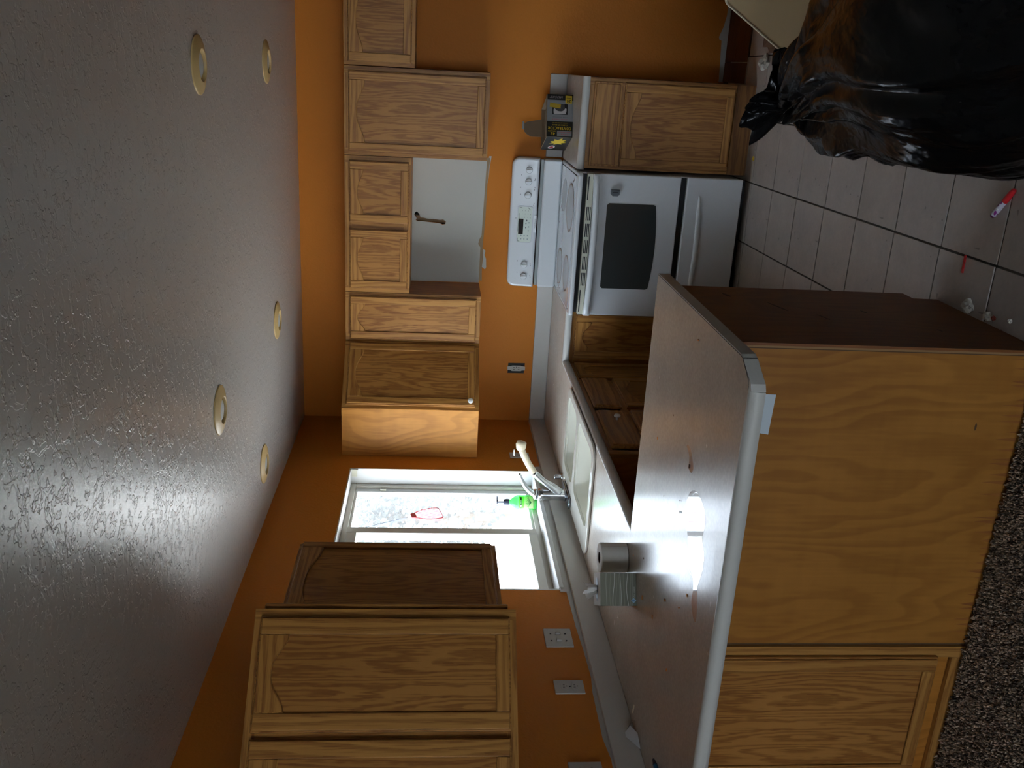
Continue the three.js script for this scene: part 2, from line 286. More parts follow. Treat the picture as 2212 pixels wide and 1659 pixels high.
const wallLeft = struct('wall_left', [bar(XO, 0, -0.25, WY0, -0.02, 3.9), bar(XO, 0, WY1, H + 0.2, -0.02, 3.9), bar(XO, 0, WY0, WY1, -0.02, WZ0), bar(XO, 0, WY0, WY1, WZ1, 3.9)], M.orange);
struct('living_room_section', bar(XO, 0, -0.25, H + 0.2, 3.9, ZF), M.living, wallLeft);
struct('unpainted_edge', extrude([[0.02, 1.006], [3.545, 1.006], [3.545, 1.016], [3.2, 1.02], [3.05, 1.014], [2.95, 1.026], [2.7, 1.022], [2.62, 1.014], [2.45, 1.018], [2.3, 1.026], [2.035, 1.03], [2.02, 1.05], [0.785, 1.05], [0.77, 1.07], [0.73, 1.07], [0.72, 1.012], [0.02, 1.012]], 0.0016).rotateY(-Math.PI / 2).translate(0.0018, 0, 0), M.plate, wallLeft);
struct('wall_right', bar(XR, XR + 0.2, -0.25, H + 0.2, -0.02, ZF), M.living);
struct('wall_front', [bar(-0.2, DX0, -0.25, H + 0.2, ZF, ZF + 0.18), bar(DX1, XR + 0.2, -0.25, H + 0.2, ZF, ZF + 0.18), bar(DX0, DX1, 2.12, H + 0.2, ZF, ZF + 0.18), bar(DX0, DX1, -0.25, 0.0, ZF, ZF + 0.18)], M.living);
struct('ceiling', bar(-0.2, XR + 0.2, H, H + 0.2, -0.2, ZF + 0.2, { g: 'z' }), M.ceiling);
{ // unseen patio door added behind the camera, sized for the fill daylight
  const z0 = ZF + 0.05, z1 = ZF + 0.13, d = struct('door_1', [bar(DX0, DX1, 0.0, 0.06, z0, z1), bar(DX0, DX1, 2.06, 2.12, z0, z1), bar(DX0, DX0 + 0.06, 0.06, 2.06, z0, z1), bar(DX1 - 0.06, DX1, 0.06, 2.06, z0, z1)], M.vinyl);
  struct('pane', bar(DX0 + 0.06, DX1 - 0.06, 0.06, 2.06, ZF + 0.085, ZF + 0.09), M.clearPane, d);
}
{ // kitchen window: white reveal, horizontal slider, sill
  const w = struct('window_1', [bar(-0.13, -0.09, WY0, WY0 + 0.035, WZ0, WZ1, { r: 0.003 }), bar(-0.13, -0.09, WY1 - 0.035, WY1, WZ0, WZ1, { r: 0.003 }), bar(-0.13, -0.09, WY0 + 0.035, WY1 - 0.035, WZ0, WZ0 + 0.035, { r: 0.003 }), bar(-0.13, -0.09, WY0 + 0.035, WY1 - 0.035, WZ1 - 0.035, WZ1, { r: 0.003 })], M.vinyl);
  const y0 = WY0 + 0.036, y1 = WY1 - 0.036;
  struct('fixed_sash', [bar(-0.128, -0.104, y0, y1, WZ0 + 0.036, WZ0 + 0.075, { r: 0.004 }), bar(-0.128, -0.104, y0, y1, 1.33, 1.36, { r: 0.003 }), bar(-0.128, -0.104, y1 - 0.012, y1, WZ0 + 0.075, 1.33), bar(-0.128, -0.104, y0, y0 + 0.012, WZ0 + 0.075, 1.33)], M.vinylBright, w);
  struct('sliding_sash', [bar(-0.1, -0.07, y0, y1, 1.33, 1.385, { r: 0.004 }), bar(-0.1, -0.07, y0, y1, WZ1 - 0.09, WZ1 - 0.036, { r: 0.004 }), bar(-0.1, -0.07, y1 - 0.05, y1, 1.385, WZ1 - 0.09, { r: 0.004 }), bar(-0.1, -0.07, y0, y0 + 0.045, 1.385, WZ1 - 0.09, { r: 0.004 })], M.vinyl, w);
  struct('pane', bar(-0.1185, -0.1165, y0 + 0.012, y1 - 0.012, WZ0 + 0.075, 1.33), M.pane, w);
  struct('pane', bar(-0.0865, -0.0845, y0 + 0.045, y1 - 0.05, 1.385, WZ1 - 0.09), M.pane, w);
  struct('reveal', [bar(-0.088, 0.0025, WY0 + 0.01, WY1 - 0.006, WZ0, WZ0 + 0.006), bar(-0.088, 0.0025, WY0 + 0.01, WY1 - 0.006, WZ1 - 0.006, WZ1), bar(-0.088, 0.0025, WY1 - 0.006, WY1, WZ0, WZ1)], M.white, w);
  struct('sill', bar(-0.088, 0.014, WY0 - 0.012, WY0 + 0.01, WZ0, WZ1, { r: 0.004, s: 2 }), M.sill, w);
  struct('sill_end', bar(-0.0, 0.016, WY0 - 0.03, WY0 + 0.006, WZ1 - 0.002, WZ1 + 0.018, { r: 0.003 }), M.plate, w);
  struct('blind_bracket', [bar(-0.006, 0.0, WY1 - 0.045, WY1 - 0.008, WZ0 + 0.006, WZ0 + 0.012), bar(-0.045, -0.003, WY1 - 0.04, WY1 - 0.01, WZ0 + 0.006, WZ0 + 0.01)], M.cream, w);
  struct('sash_latch', bar(-0.104, -0.094, 1.88, 1.915, WZ0 + 0.05, WZ0 + 0.066, { r: 0.003 }), M.cream, w);
}

// ---------------------------------------------------------------- cabinets
// a cathedral door: slab with raised stiles and rails, flat panel; local origin at the middle of its bottom edge, back face at z = 0
function door(parent, w, h, o = {}) {
  const d = obj('door', box(w, h, 0.013, 0, 0, 0.0065, { r: 0.003 }), M.oakPanel, parent), e = 0.005, s = o.stile ?? 0.046, b = 0.003, T = 0.009;
  const X = w / 2 - e, xi = X - s + e, br = 0.044, sh = o.arch === false ? 0.048 : Math.min(0.088, h * 0.24), ap = o.arch === false ? 0.048 : 0.045;
  for (const k of [-1, 1]) obj('stile', box(s - e, h - 2 * e, T, k * (X - (s - e) / 2), e, 0.0127 + T / 2, { r: b }), M.oak, d);
  obj('bottom_rail', box(2 * xi, br - e, T, 0, e, 0.0127 + T / 2, { r: b, g: 'x' }), M.oak, d);
  const pts = [[-xi, h - e], [-xi, h - sh]], n = 18;
  for (let i = 0; i <= n; i++) { const q = i / n * 2 - 1, f = 0.5 + 0.5 * Math.cos(Math.PI * Math.pow(Math.abs(q), 1.25)); pts.push([q * (xi - 0.004), h - sh + (sh - ap) * f]); }
  pts.push([xi, h - sh], [xi, h - e]);
  obj('top_rail', extrude(pts, T, { b: 0.0028, g: 'x' }).translate(0, 0, 0.0127), M.oak, d);
  if (o.knob) { const kn = obj('knob', knobGeo, M.white, d); kn.position.set(o.knob[0], o.knob[1], 0.0217); kn.userData.label = 'small white round knob'; }
  d.position.set(o.x ?? 0, o.y ?? 0, o.z ?? 0); return d;
}
const knobGeo = lathe([[0, 0], [0.006, 0], [0.0055, 0.012], [0.015, 0.016], [0.0165, 0.021], [0.013, 0.0265], [0, 0.028]], 20).rotateX(Math.PI / 2);
function drawer(parent, w, h, o = {}) {
  const d = obj('drawer', [box(w, h, 0.012, 0, 0, 0.006, { r: 0.003, g: 'x' }), box(w - 0.02, h - 0.02, 0.008, 0, 0.01, 0.015, { r: 0.0035, g: 'x' })], M.oak, parent);
  if (o.knob) { const kn = obj('knob', knobGeo, M.white, d); kn.position.set(o.knob[0], o.knob[1], 0.019); kn.userData.label = 'small white round knob'; }
  d.position.set(o.x ?? 0, o.y ?? 0, o.z ?? 0); return d;
}
// straight cabinet box: local x from 0 to w, back at z = 0, frame front at z = depth
function cabinet(t, w, h, depth, doors, o = {}) {
  obj('carcass', bar(0, w, 0, h, 0.002, depth - 0.019), M.sideVeneer, t);
  const F = 0.038, z0 = depth - 0.019, fr = [bar(0, F, 0, h, z0, depth, { r: 0.0015 }), bar(w - F, w, 0, h, z0, depth, { r: 0.0015 }), bar(F, w - F, 0, F, z0, depth, { g: 'x' }), bar(F, w - F, h - F, h, z0, depth, { g: 'x' })];
  if (doors.length === 2) fr.push(bar(w / 2 - F / 2, w / 2 + F / 2, F, h - F, z0, depth));
  for (const y of o.rails ?? []) fr.push(bar(F, w - F, y - F / 2, y + F / 2, z0, depth, { g: 'x' }));
  obj('face_frame', fr, M.oak, t);
  for (const [x0, x1, y0, y1, opt] of doors) door(t, x1 - x0, y1 - y0, { x: (x0 + x1) / 2, y: y0, z: depth + 0.001, ...opt });
}
const UH = UT - UB, UG = 'oak wall cabinets';
{
  const a = thing('wall_cabinet', 'short oak wall cabinet over the empty refrigerator space, furthest from the window', 'cabinet', [2.128, 1.774, 0], 0, UG);
  cabinet(a, 0.92, UT - 1.774, 0.33, [[0.018, 0.45, 0.018, 0.352], [0.47, 0.902, 0.018, 0.352]]);
  const b = thing('wall_cabinet', 'tall single-door oak wall cabinet above the box of bags, right of the bare patch', 'cabinet', [1.664, UB, 0], 0, UG);
  cabinet(b, 0.46, UH, 0.33, [[0.022, 0.438, 0.022, UH - 0.024]]);
  const c = thing('wall_cabinet', 'short two-door oak wall cabinet over the range, above the bare patch', 'cabinet', [0.9, 1.784, 0], 0, UG);
  cabinet(c, 0.762, UT - 1.784, 0.33, [[0.026, 0.364, 0.012, 0.338], [0.4, 0.738, 0.012, 0.338]]);
  const d = thing('wall_cabinet', 'narrow tall oak wall cabinet between the range cabinet and the corner cabinet', 'cabinet', [0.612, UB, 0], 0, UG);
  cabinet(d, 0.286, UH, 0.33, [[0.014, 0.27, 0.024, UH - 0.026]], {});
}
{ // diagonal corner wall cabinet
  const t = thing('corner_wall_cabinet', 'diagonal oak corner wall cabinet with a white knob, beside the window', 'cabinet', [0, UB, 0], 0, UG);
  obj('carcass', prism([[0.002, 0.002], [0.608, 0.002], [0.608, 0.318], [0.296, 0.596], [0.002, 0.596]], 0, UH), M.sideVeneer, t);
  obj('side_panel', bar(0.002, 0.292, 0, UH, 0.597, 0.609, { r: 0.001 }), M.litPly, t);
  const p0 = [0.609, 0.33], p1 = [0.295, 0.611], L = Math.hypot(p0[0] - p1[0], p0[1] - p1[1]), turn = Math.atan2(p1[1] - p0[1], p0[0] - p1[0]);
  const fr = [bar(-L / 2, -L / 2 + 0.034, 0, UH, -0.019, 0), bar(L / 2 - 0.034, L / 2, 0, UH, -0.019, 0), bar(-L / 2 + 0.034, L / 2 - 0.034, 0, 0.038, -0.019, 0, { g: 'x' }), bar(-L / 2 + 0.034, L / 2 - 0.034, UH - 0.038, UH, -0.019, 0, { g: 'x' })];
  const f = obj('face_frame', fr, M.oak, t); f.position.set((p0[0] + p1[0]) / 2, 0, (p0[1] + p1[1]) / 2); f.rotation.y = turn;
  const d = door(t, L - 0.036, UH - 0.046, { knob: [-(L - 0.036) / 2 + 0.026, 0.028] }); d.position.set((p0[0] + p1[0]) / 2 + 0.001 * Math.sin(turn), 0.022, (p0[1] + p1[1]) / 2 + 0.001 * Math.cos(turn)); d.rotation.y = turn;
}
{ // on the window wall
  const t = thing('wall_cabinet', 'dark oak wall cabinet on the window wall, covering the window edge, seen edge-on', 'cabinet', [0, UB, 2.84], Math.PI / 2, UG);
  cabinet(t, 0.63, UH, 0.33, [[0.03, 0.612, 0.016, UH - 0.012]]);
  const m = thing('peninsula_wall_cabinet', 'two-door oak cabinet hung at an angle over the peninsula, nearest to the viewer', 'cabinet', [0, UB, 0], 0, UG);
  const c = Math.SQRT1_2, P = [0.605, 3.085], W = 0.72, D = 0.305, at = (s, d) => [P[0] - c * s - c * d, P[1] + c * s - c * d];
  const L0 = at(W, 0.019), B0 = at(0, D);
  obj('carcass', prism([at(0, 0.019), L0, [0.002, L0[1] + L0[0] - 0.002], [0.002, B0[1] + B0[0] - 0.002], B0], 0, UH), M.sideVeneer, m);
  const g = (list) => list.map((q) => q.rotateY(Math.PI / 4).translate(P[0], 0, P[1]));
  const F = 0.032;
  obj('face_frame', g([bar(-F, 0, 0, UH, -0.019, 0), bar(-W, -W + F, 0, UH, -0.019, 0), bar(-W + F, -F, 0, F, -0.019, 0, { g: 'x' }), bar(-W + F, -F, UH - F, UH, -0.019, 0, { g: 'x' }), bar(-W / 2 - F / 2, -W / 2 + F / 2, F, UH - F, -0.019, 0)]), M.oak, m);
  for (const k of [0, 1]) { const d = door(m, 0.323, UH - 0.04, { stile: 0.052 }), s = 0.026 + 0.323 / 2 + k * 0.339; d.rotation.y = Math.PI / 4; d.position.set(P[0] - c * s + 0.001 * c, 0.02, P[1] + c * s + 0.001 * c); }
  obj('end_door', box(0.27, UH - 0.046, 0.019, 0, 0.023, 0, { r: 0.005 }).rotateY(Math.PI * 3 / 4).translate(P[0] - c * 0.15 + c * 0.0105, 0, P[1] - c * 0.15 - c * 0.0105), M.oak, m);
}
const BG = 'oak base cabinets', BT = HC - 0.037;
{
  const t = thing('base_cabinet', 'single oak base cabinet with a drawer over one door, right of the range', 'cabinet', [1.678, 0, 0], 0, BG);
  cabinet(t, 0.457, BT, 0.6, [[0.014, 0.44, 0.108, 0.69]], { rails: [0.698] });
  drawer(t, 0.424, 0.146, { x: 0.2265, y: 0.704, z: 0.601 });
  obj('toe_board', bar(0, 0.457, 0, 0.1, 0.6, 0.604, { g: 'x' }), M.toe, t);
}
{ // L-shaped corner base
  const t = thing('corner_base_cabinet', 'dark oak corner base cabinet with two doors meeting in the corner, left of the range', 'cabinet', [0, 0, 0], 0, BG);
  obj('carcass', prism([[0.002, 0.002], [0.9, 0.002], [0.9, 0.576], [0.576, 0.576], [0.576, 0.905], [0.002, 0.905]], 0.1, BT), M.sideVeneer, t);
  obj('toe_board', prism([[0.002, 0.002], [0.9, 0.002], [0.9, 0.53], [0.53, 0.53], [0.53, 0.905], [0.002, 0.905]], 0, 0.0995), M.toe, t);
  obj('door_frame', [bar(0.868, 0.9, 0.1, BT, 0.577, 0.59), bar(0.577, 0.868, BT - 0.03, BT, 0.577, 0.59, { g: 'x' }), bar(0.577, 0.59, BT - 0.03, BT, 0.591, 0.905, { g: 'z' }), bar(0.577, 0.59, 0.1, BT - 0.03, 0.868, 0.905)], M.oak, t);
  door(t, 0.262, 0.745, { x: 0.752, y: 0.105, z: 0.583 });
  const d = door(t, 0.25, 0.745, {}); d.rotation.y = Math.PI / 2; d.position.set(0.583, 0.105, 0.736);
}
{ // sink base: open-topped box so that the bowls hang inside
  const t = thing('sink_base_cabinet', 'dark oak sink base cabinet with two drawer fronts, under the white sink', 'cabinet', [0, 0, 1.878], Math.PI / 2, BG), W = 0.972;
  obj('carcass', [bar(0, 0.016, 0.1, BT, 0.004, 0.58), bar(W - 0.016, W, 0.1, BT, 0.004, 0.58), bar(0.016, W - 0.016, 0.1, 0.118, 0.004, 0.58), bar(0.016, W - 0.016, 0.118, BT, 0.004, 0.012)], M.sideVeneer, t);
  const F = 0.038;
  obj('face_frame', [bar(0, F, 0.1, BT, 0.5805, 0.5995), bar(W - F, W, 0.1, BT, 0.5805, 0.5995), bar(W / 2 - F / 2, W / 2 + F / 2, 0.1 + F, BT - 0.03, 0.5805, 0.5995), bar(F, W - F, 0.1, 0.1 + F, 0.5805, 0.5995, { g: 'x' }), bar(F, W - F, BT - 0.03, BT, 0.5805, 0.5995, { g: 'x' }), bar(F, W / 2 - F / 2, 0.675, 0.715, 0.5805, 0.5995, { g: 'x' }), bar(W / 2 + F / 2, W - F, 0.675, 0.715, 0.5805, 0.5995, { g: 'x' })], M.oak, t);
  drawer(t, 0.438, 0.142, { x: 0.272, y: 0.706, z: 0.6, knob: [0.082, 0.062] });
  drawer(t, 0.424, 0.142, { x: 0.755, y: 0.706, z: 0.6 });
  door(t, 0.438, 0.572, { x: 0.272, y: 0.11, z: 0.6 });
  door(t, 0.424, 0.572, { x: 0.755, y: 0.11, z: 0.6 });
  obj('toe_board', bar(0, W, 0, 0.0995, 0.5, 0.52, { g: 'x' }), M.toe, t);
}
const PZ = 3.232;
{
  const t = thing('peninsula_cabinet', 'oak peninsula cabinet with a plain veneer back panel and a notched end panel', 'cabinet', [0, 0, 0], 0, BG);
  obj('carcass', bar(0.5885, 1.503, 0.1, BT, 2.62, PZ - 0.014), M.sideVeneer, t);
  obj('plinth', bar(0.5885, 1.503, 0, 0.0995, 2.69, PZ - 0.014), M.toe, t);
  const bp = obj('back_panel', bar(0.5885, 1.504, 0.0, BT, PZ - 0.0135, PZ, { g: 'y' }), M.veneer, t); bp.userData.label = 'plain golden veneer back panel facing the carpet';
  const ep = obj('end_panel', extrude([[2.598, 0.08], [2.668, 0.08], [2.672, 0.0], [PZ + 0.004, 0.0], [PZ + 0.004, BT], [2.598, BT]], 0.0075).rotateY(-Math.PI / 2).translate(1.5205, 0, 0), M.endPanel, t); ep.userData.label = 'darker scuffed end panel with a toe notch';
  obj('plywood_core', bar(1.5075, 1.5128, 0.0, BT, 2.68, PZ + 0.0036), M.plyCore, t);
  obj('plywood_inner_ply', bar(1.5045, 1.5073, 0.0, BT, 2.68, PZ + 0.003), M.plyDark, t);
  for (const [y, z, w, h] of [[0.72, 2.71, 0.05, 0.012], [0.6, 2.84, 0.11, 0.007], [0.5, 2.95, 0.06, 0.004], [0.34, 2.87, 0.03, 0.008], [0.2, 3.06, 0.022, 0.005]]) obj('scuff', new THREE.CylinderGeometry(1, 1, 0.0006, 12).scale(h / 2, 1, w / 2).rotateZ(Math.PI / 2).rotateX(0.3).translate(1.5209, y, z), M.scuff, ep);
  { const st = []; for (let i = 0; i < 34; i++) { const x = 0.63 + 0.86 * i / 33 + rr(-0.01, 0.01), hh = rr(0.012, 0.075), w = rr(0.002, 0.008); st.push(extrude([[x - w, 0.012], [x + w, 0.012], [x + w * 0.5, 0.012 + hh * 0.5], [x, 0.012 + hh], [x - w * 0.6, 0.012 + hh * 0.45]], 0.0003).translate(0, 0, PZ + 0.0001)); } const ws = obj('water_stain', st, M.stain, bp); ws.userData.kind = 'stuff'; }
  obj('knot', new THREE.CylinderGeometry(1, 1, 0.0006, 12).scale(0.011, 1, 0.003).rotateX(Math.PI / 2).translate(1.295, 0.14, PZ + 0.0004), M.plyDark, bp);
}
{
  const t = thing('base_cabinet', 'oak base cabinet with one door facing the carpet, at the wall end of the peninsula', 'cabinet', [0.003, 0, 2.62], 0, BG), d = PZ - 2.62;
  cabinet(t, 0.572, BT, d, [[0.1, 0.544, 0.09, BT - 0.02]]);
  obj('seam', bar(0.5724, 0.5845, 0.0, BT, d - 0.02, d - 0.012), M.plyDark, t);
}

// ---------------------------------------------------------------- worktops
const R = 0.02, TH = 0.036;
function nose(len) { // rolled front edge, along +x, facing +z, top at y = 0
  const p = [[0, 0]]; for (let i = 0; i <= 7; i++) { const a = i / 7 * Math.PI / 2; p.push([R * Math.sin(a), -R + R * Math.cos(a)]); } p.push([R, -TH], [0, -TH]);
  const g = new THREE.ExtrudeGeometry(shape(p), { depth: len, bevelEnabled: false, curveSegments: 1 }); g.rotateY(Math.PI / 2); // profile x -> -z
  g.scale(1, 1, -1); // mirrored so that the roll faces +z
  const q = g.toNonIndexed(), a = q.attributes.position.array; for (let i = 0; i < a.length; i += 9) for (let k = 0; k < 3; k++) { const tmp = a[i + 3 + k]; a[i + 3 + k] = a[i + 6 + k]; a[i + 6 + k] = tmp; }
  q.deleteAttribute('normal'); q.deleteAttribute('uv'); const w = mergeVertices(q, 1e-5); w.computeVertexNormals(); return boxUV(w.toNonIndexed(), 'x');
}
const SX0 = 0.05, SX1 = 0.598, SZ0 = 0.985, SZ1 = 1.835;
{
  const t = thing('worktop', 'long beige laminate worktop running round the sink and out along the peninsula', 'worktop', [0, HC, 0]);
  const PX = 1.553, F = 3.545, out = [[0.002, 0.002], [0.904, 0.002], [0.904, 0.61], [0.6, 0.61], [0.6, 2.576], [PX - 0.004, 2.576], [PX - 0.004, 3.44], [PX - 0.006, 3.46], [1.512, 3.515], [1.5, 3.525], [0.002, 3.525]];
  const hole = rrect(SX0 + 0.02, SZ0 + 0.02, SX1 - 0.02, SZ1 - 0.02, 0.05);
  const slab = obj('top', prism(out, -TH, 0, { holes: [hole] }), M.top, t);
  obj('front_edge', [nose(0.304).translate(0.6, 0, 0.61), nose(1.966).rotateY(Math.PI / 2).translate(0.6, 0, 2.576), nose(1.488).translate(0.002, 0, 3.525)], M.topEdge, t).userData.label = 'pale rolled front edge';
  // flat laminate band round the end, with its dark joint
  const e = [[PX, 2.576], [PX, 3.445], [PX - 0.008, 3.468], [1.508, 3.535], [1.492, 3.545], [1.49, 3.5255]], ei = [[1.49, 3.5252], [1.499, 3.5252], [1.5132, 3.5162], [PX - 0.0052, 3.461], [PX - 0.0032, 3.44], [PX - 0.0032, 2.576]];
  obj('end_band', prism([...e, ...ei], -TH, -0.0005), M.topEdge, t).userData.label = 'grey laminate end band';
  obj('dark_joint', prism([[PX - 0.0032, 2.58], [PX - 0.0032, 3.44], [PX - 0.0052, 3.461], [1.5132, 3.5162], [1.499, 3.5252], [1.49, 3.5252], [1.49, 3.5245], [1.4985, 3.5245], [1.512, 3.5152], [PX - 0.0066, 3.46], [PX - 0.0046, 3.44], [PX - 0.0046, 2.58]], -TH, 0.0003), M.seam, t);
  obj('backsplash', [bar(0.002, 0.904, 0.0002, 0.097, 0.002, 0.021, { r: 0.003 }), bar(0.002, 0.021, 0.0002, 0.097, 0.021, 3.54, { r: 0.003 })], M.topEdge, t);
}
{
  const t = thing('worktop', 'short beige laminate worktop right of the range, under the box of bags', 'worktop', [0, HC, 0]);
  obj('top', bar(1.674, 2.137, -TH, 0, 0.002, 0.61), M.top, t);
  obj('front_edge', nose(0.463).translate(1.674, 0, 0.61), M.topEdge, t);
  obj('backsplash', bar(1.674, 2.137, 0.0002, 0.097, 0.002, 0.021, { r: 0.003 }), M.topEdge, t);
}

// ---------------------------------------------------------------- sink and faucet
{
  const t = thing('sink', 'white double-bowl drop-in sink under the window', 'sink', [0, HC, 0]);
  const b1 = rrect(0.17, SZ0 + 0.035, SX1 - 0.035, 1.33, 0.06), b2 = rrect(0.17, 1.375, SX1 - 0.035, SZ1 - 0.035, 0.06);
  obj('rim', prism(rrect(SX0, SZ0, SX1, SZ1, 0.07, 8), 0.0006, 0.013, { b: 0.005, seg: 3, holes: [b1, b2] }), M.sink, t);
  for (const [k, o] of [b1, b2].entries()) { // bowls: walls tapering to a rounded floor
    const cx = o.reduce((s, p) => s + p[0], 0) / o.length, cz = o.reduce((s, p) => s + p[1], 0) / o.length, rows = [[1, 0.011], [0.985, 0.0], [0.97, -0.05], [0.95, -0.14], [0.92, -0.168], [0.85, -0.178], [0.4, -0.18], [0.12, -0.182]];
    const build = (off) => { const pos = [], idx = [], n = o.length; rows.forEach(([s, y], i) => o.forEach(([x, z]) => pos.push(cx + (x - cx) * (s + off), y - off * 0.12, cz + (z - cz) * (s + off)))); for (let i = 0; i < rows.length - 1; i++) for (let j = 0; j < n; j++) { const a = i * n + j, b = i * n + (j + 1) % n; idx.push(a, b, a + n, b, b + n, a + n); } const last = (rows.length - 1) * n; for (let j = 1; j < n - 1; j++) idx.push(last, last + j, last + j + 1); const g = new THREE.BufferGeometry(); g.setAttribute('position', new THREE.Float32BufferAttribute(pos, 3)); g.setIndex(idx); g.computeVertexNormals(); return g; };
    const bowl = obj('bowl', build(0), Object.assign(M.sink.clone(), { side: THREE.DoubleSide }), t);
    obj('drain', lathe([[0, 0], [0.036, 0], [0.04, 0.003], [0.042, 0.001]], 20).translate(cx, -0.1815, cz), M.darkMetal, bowl);
  }
}
{
  const z = 1.235, t = thing('faucet', 'chrome kitchen faucet with a cream pull-out spray head', 'faucet', [0.0, HC + 0.0135, z]), Y = HC + 0.0135;
  obj('base_plate', extrude(rrect(-0.03, -0.128, 0.03, 0.128, 0.029, 8), 0.012, { b: 0.005, seg: 3 }).rotateX(-Math.PI / 2).translate(0.082, 0, 0), M.darkMetal, t);
  obj('body', [lathe([[0, 0.0122], [0.034, 0.0122], [0.034, 0.018], [0.031, 0.021], [0.03, 0.125], [0.031, 0.128], [0.031, 0.15], [0.024, 0.158], [0, 0.16]], 28).translate(0.08, 0, 0)], M.chrome, t);
  const sp = curvePts([[0.085, 0.045, 0], [0.115, 0.075, 0], [0.15, 0.125, 0], [0.205, 0.185, 0]], 14);
  obj('spout', sweep(sp, sp.map((_, i) => lerp(0.03, 0.018, Math.min(1, i / 10)))), M.chrome, t);
  const hd = curvePts([[0.206, 0.186, 0], [0.25, 0.213, 0], [0.3, 0.24, 0], [0.335, 0.255, 0]], 10);
  const head = obj('spray_head', [sweep(hd, hd.map((_, i) => lerp(0.0185, 0.017, i / 10))), sweep([[0.325, 0.251, 0], [0.338, 0.256, 0], [0.36, 0.258, 0], [0.374, 0.254, 0]], [[0.015, 0.015], [0.025, 0.019], [0.027, 0.02], [0.025, 0.018]], 16)], M.ivory, t); head.userData.label = 'cream plastic spray head';
  obj('spray_button', box(0.035, 0.006, 0.012, 0.327, 0.272, 0, { r: 0.003 }).rotateZ(0.05), M.white, head);
  const lv = curvePts([[0.075, 0.148, 0], [0.09, 0.185, 0], [0.125, 0.222, 0], [0.165, 0.245, 0], [0.195, 0.255, 0]], 14);
  obj('lever', [sweep(lv, lv.map((_, i) => [lerp(0.02, 0.005, i / 14), lerp(0.026, 0.009, i / 14)])), lathe([[0, 0], [0.027, 0], [0.027, 0.014], [0.02, 0.022], [0, 0.024]], 24).translate(0.08, 0.158, 0)], M.chrome, t);
}
tag(obj('air_gap_cap', lathe([[0, 0], [0.02, 0], [0.021, 0.004], [0.016, 0.007], [0.0145, 0.01], [0.0145, 0.042], [0.012, 0.046], [0, 0.047]], 24).translate(0.085, HC + 0.0135, 1.03), M.chrome), 'small chrome cylindrical cap standing on the sink rim beside the faucet', 'fitting');

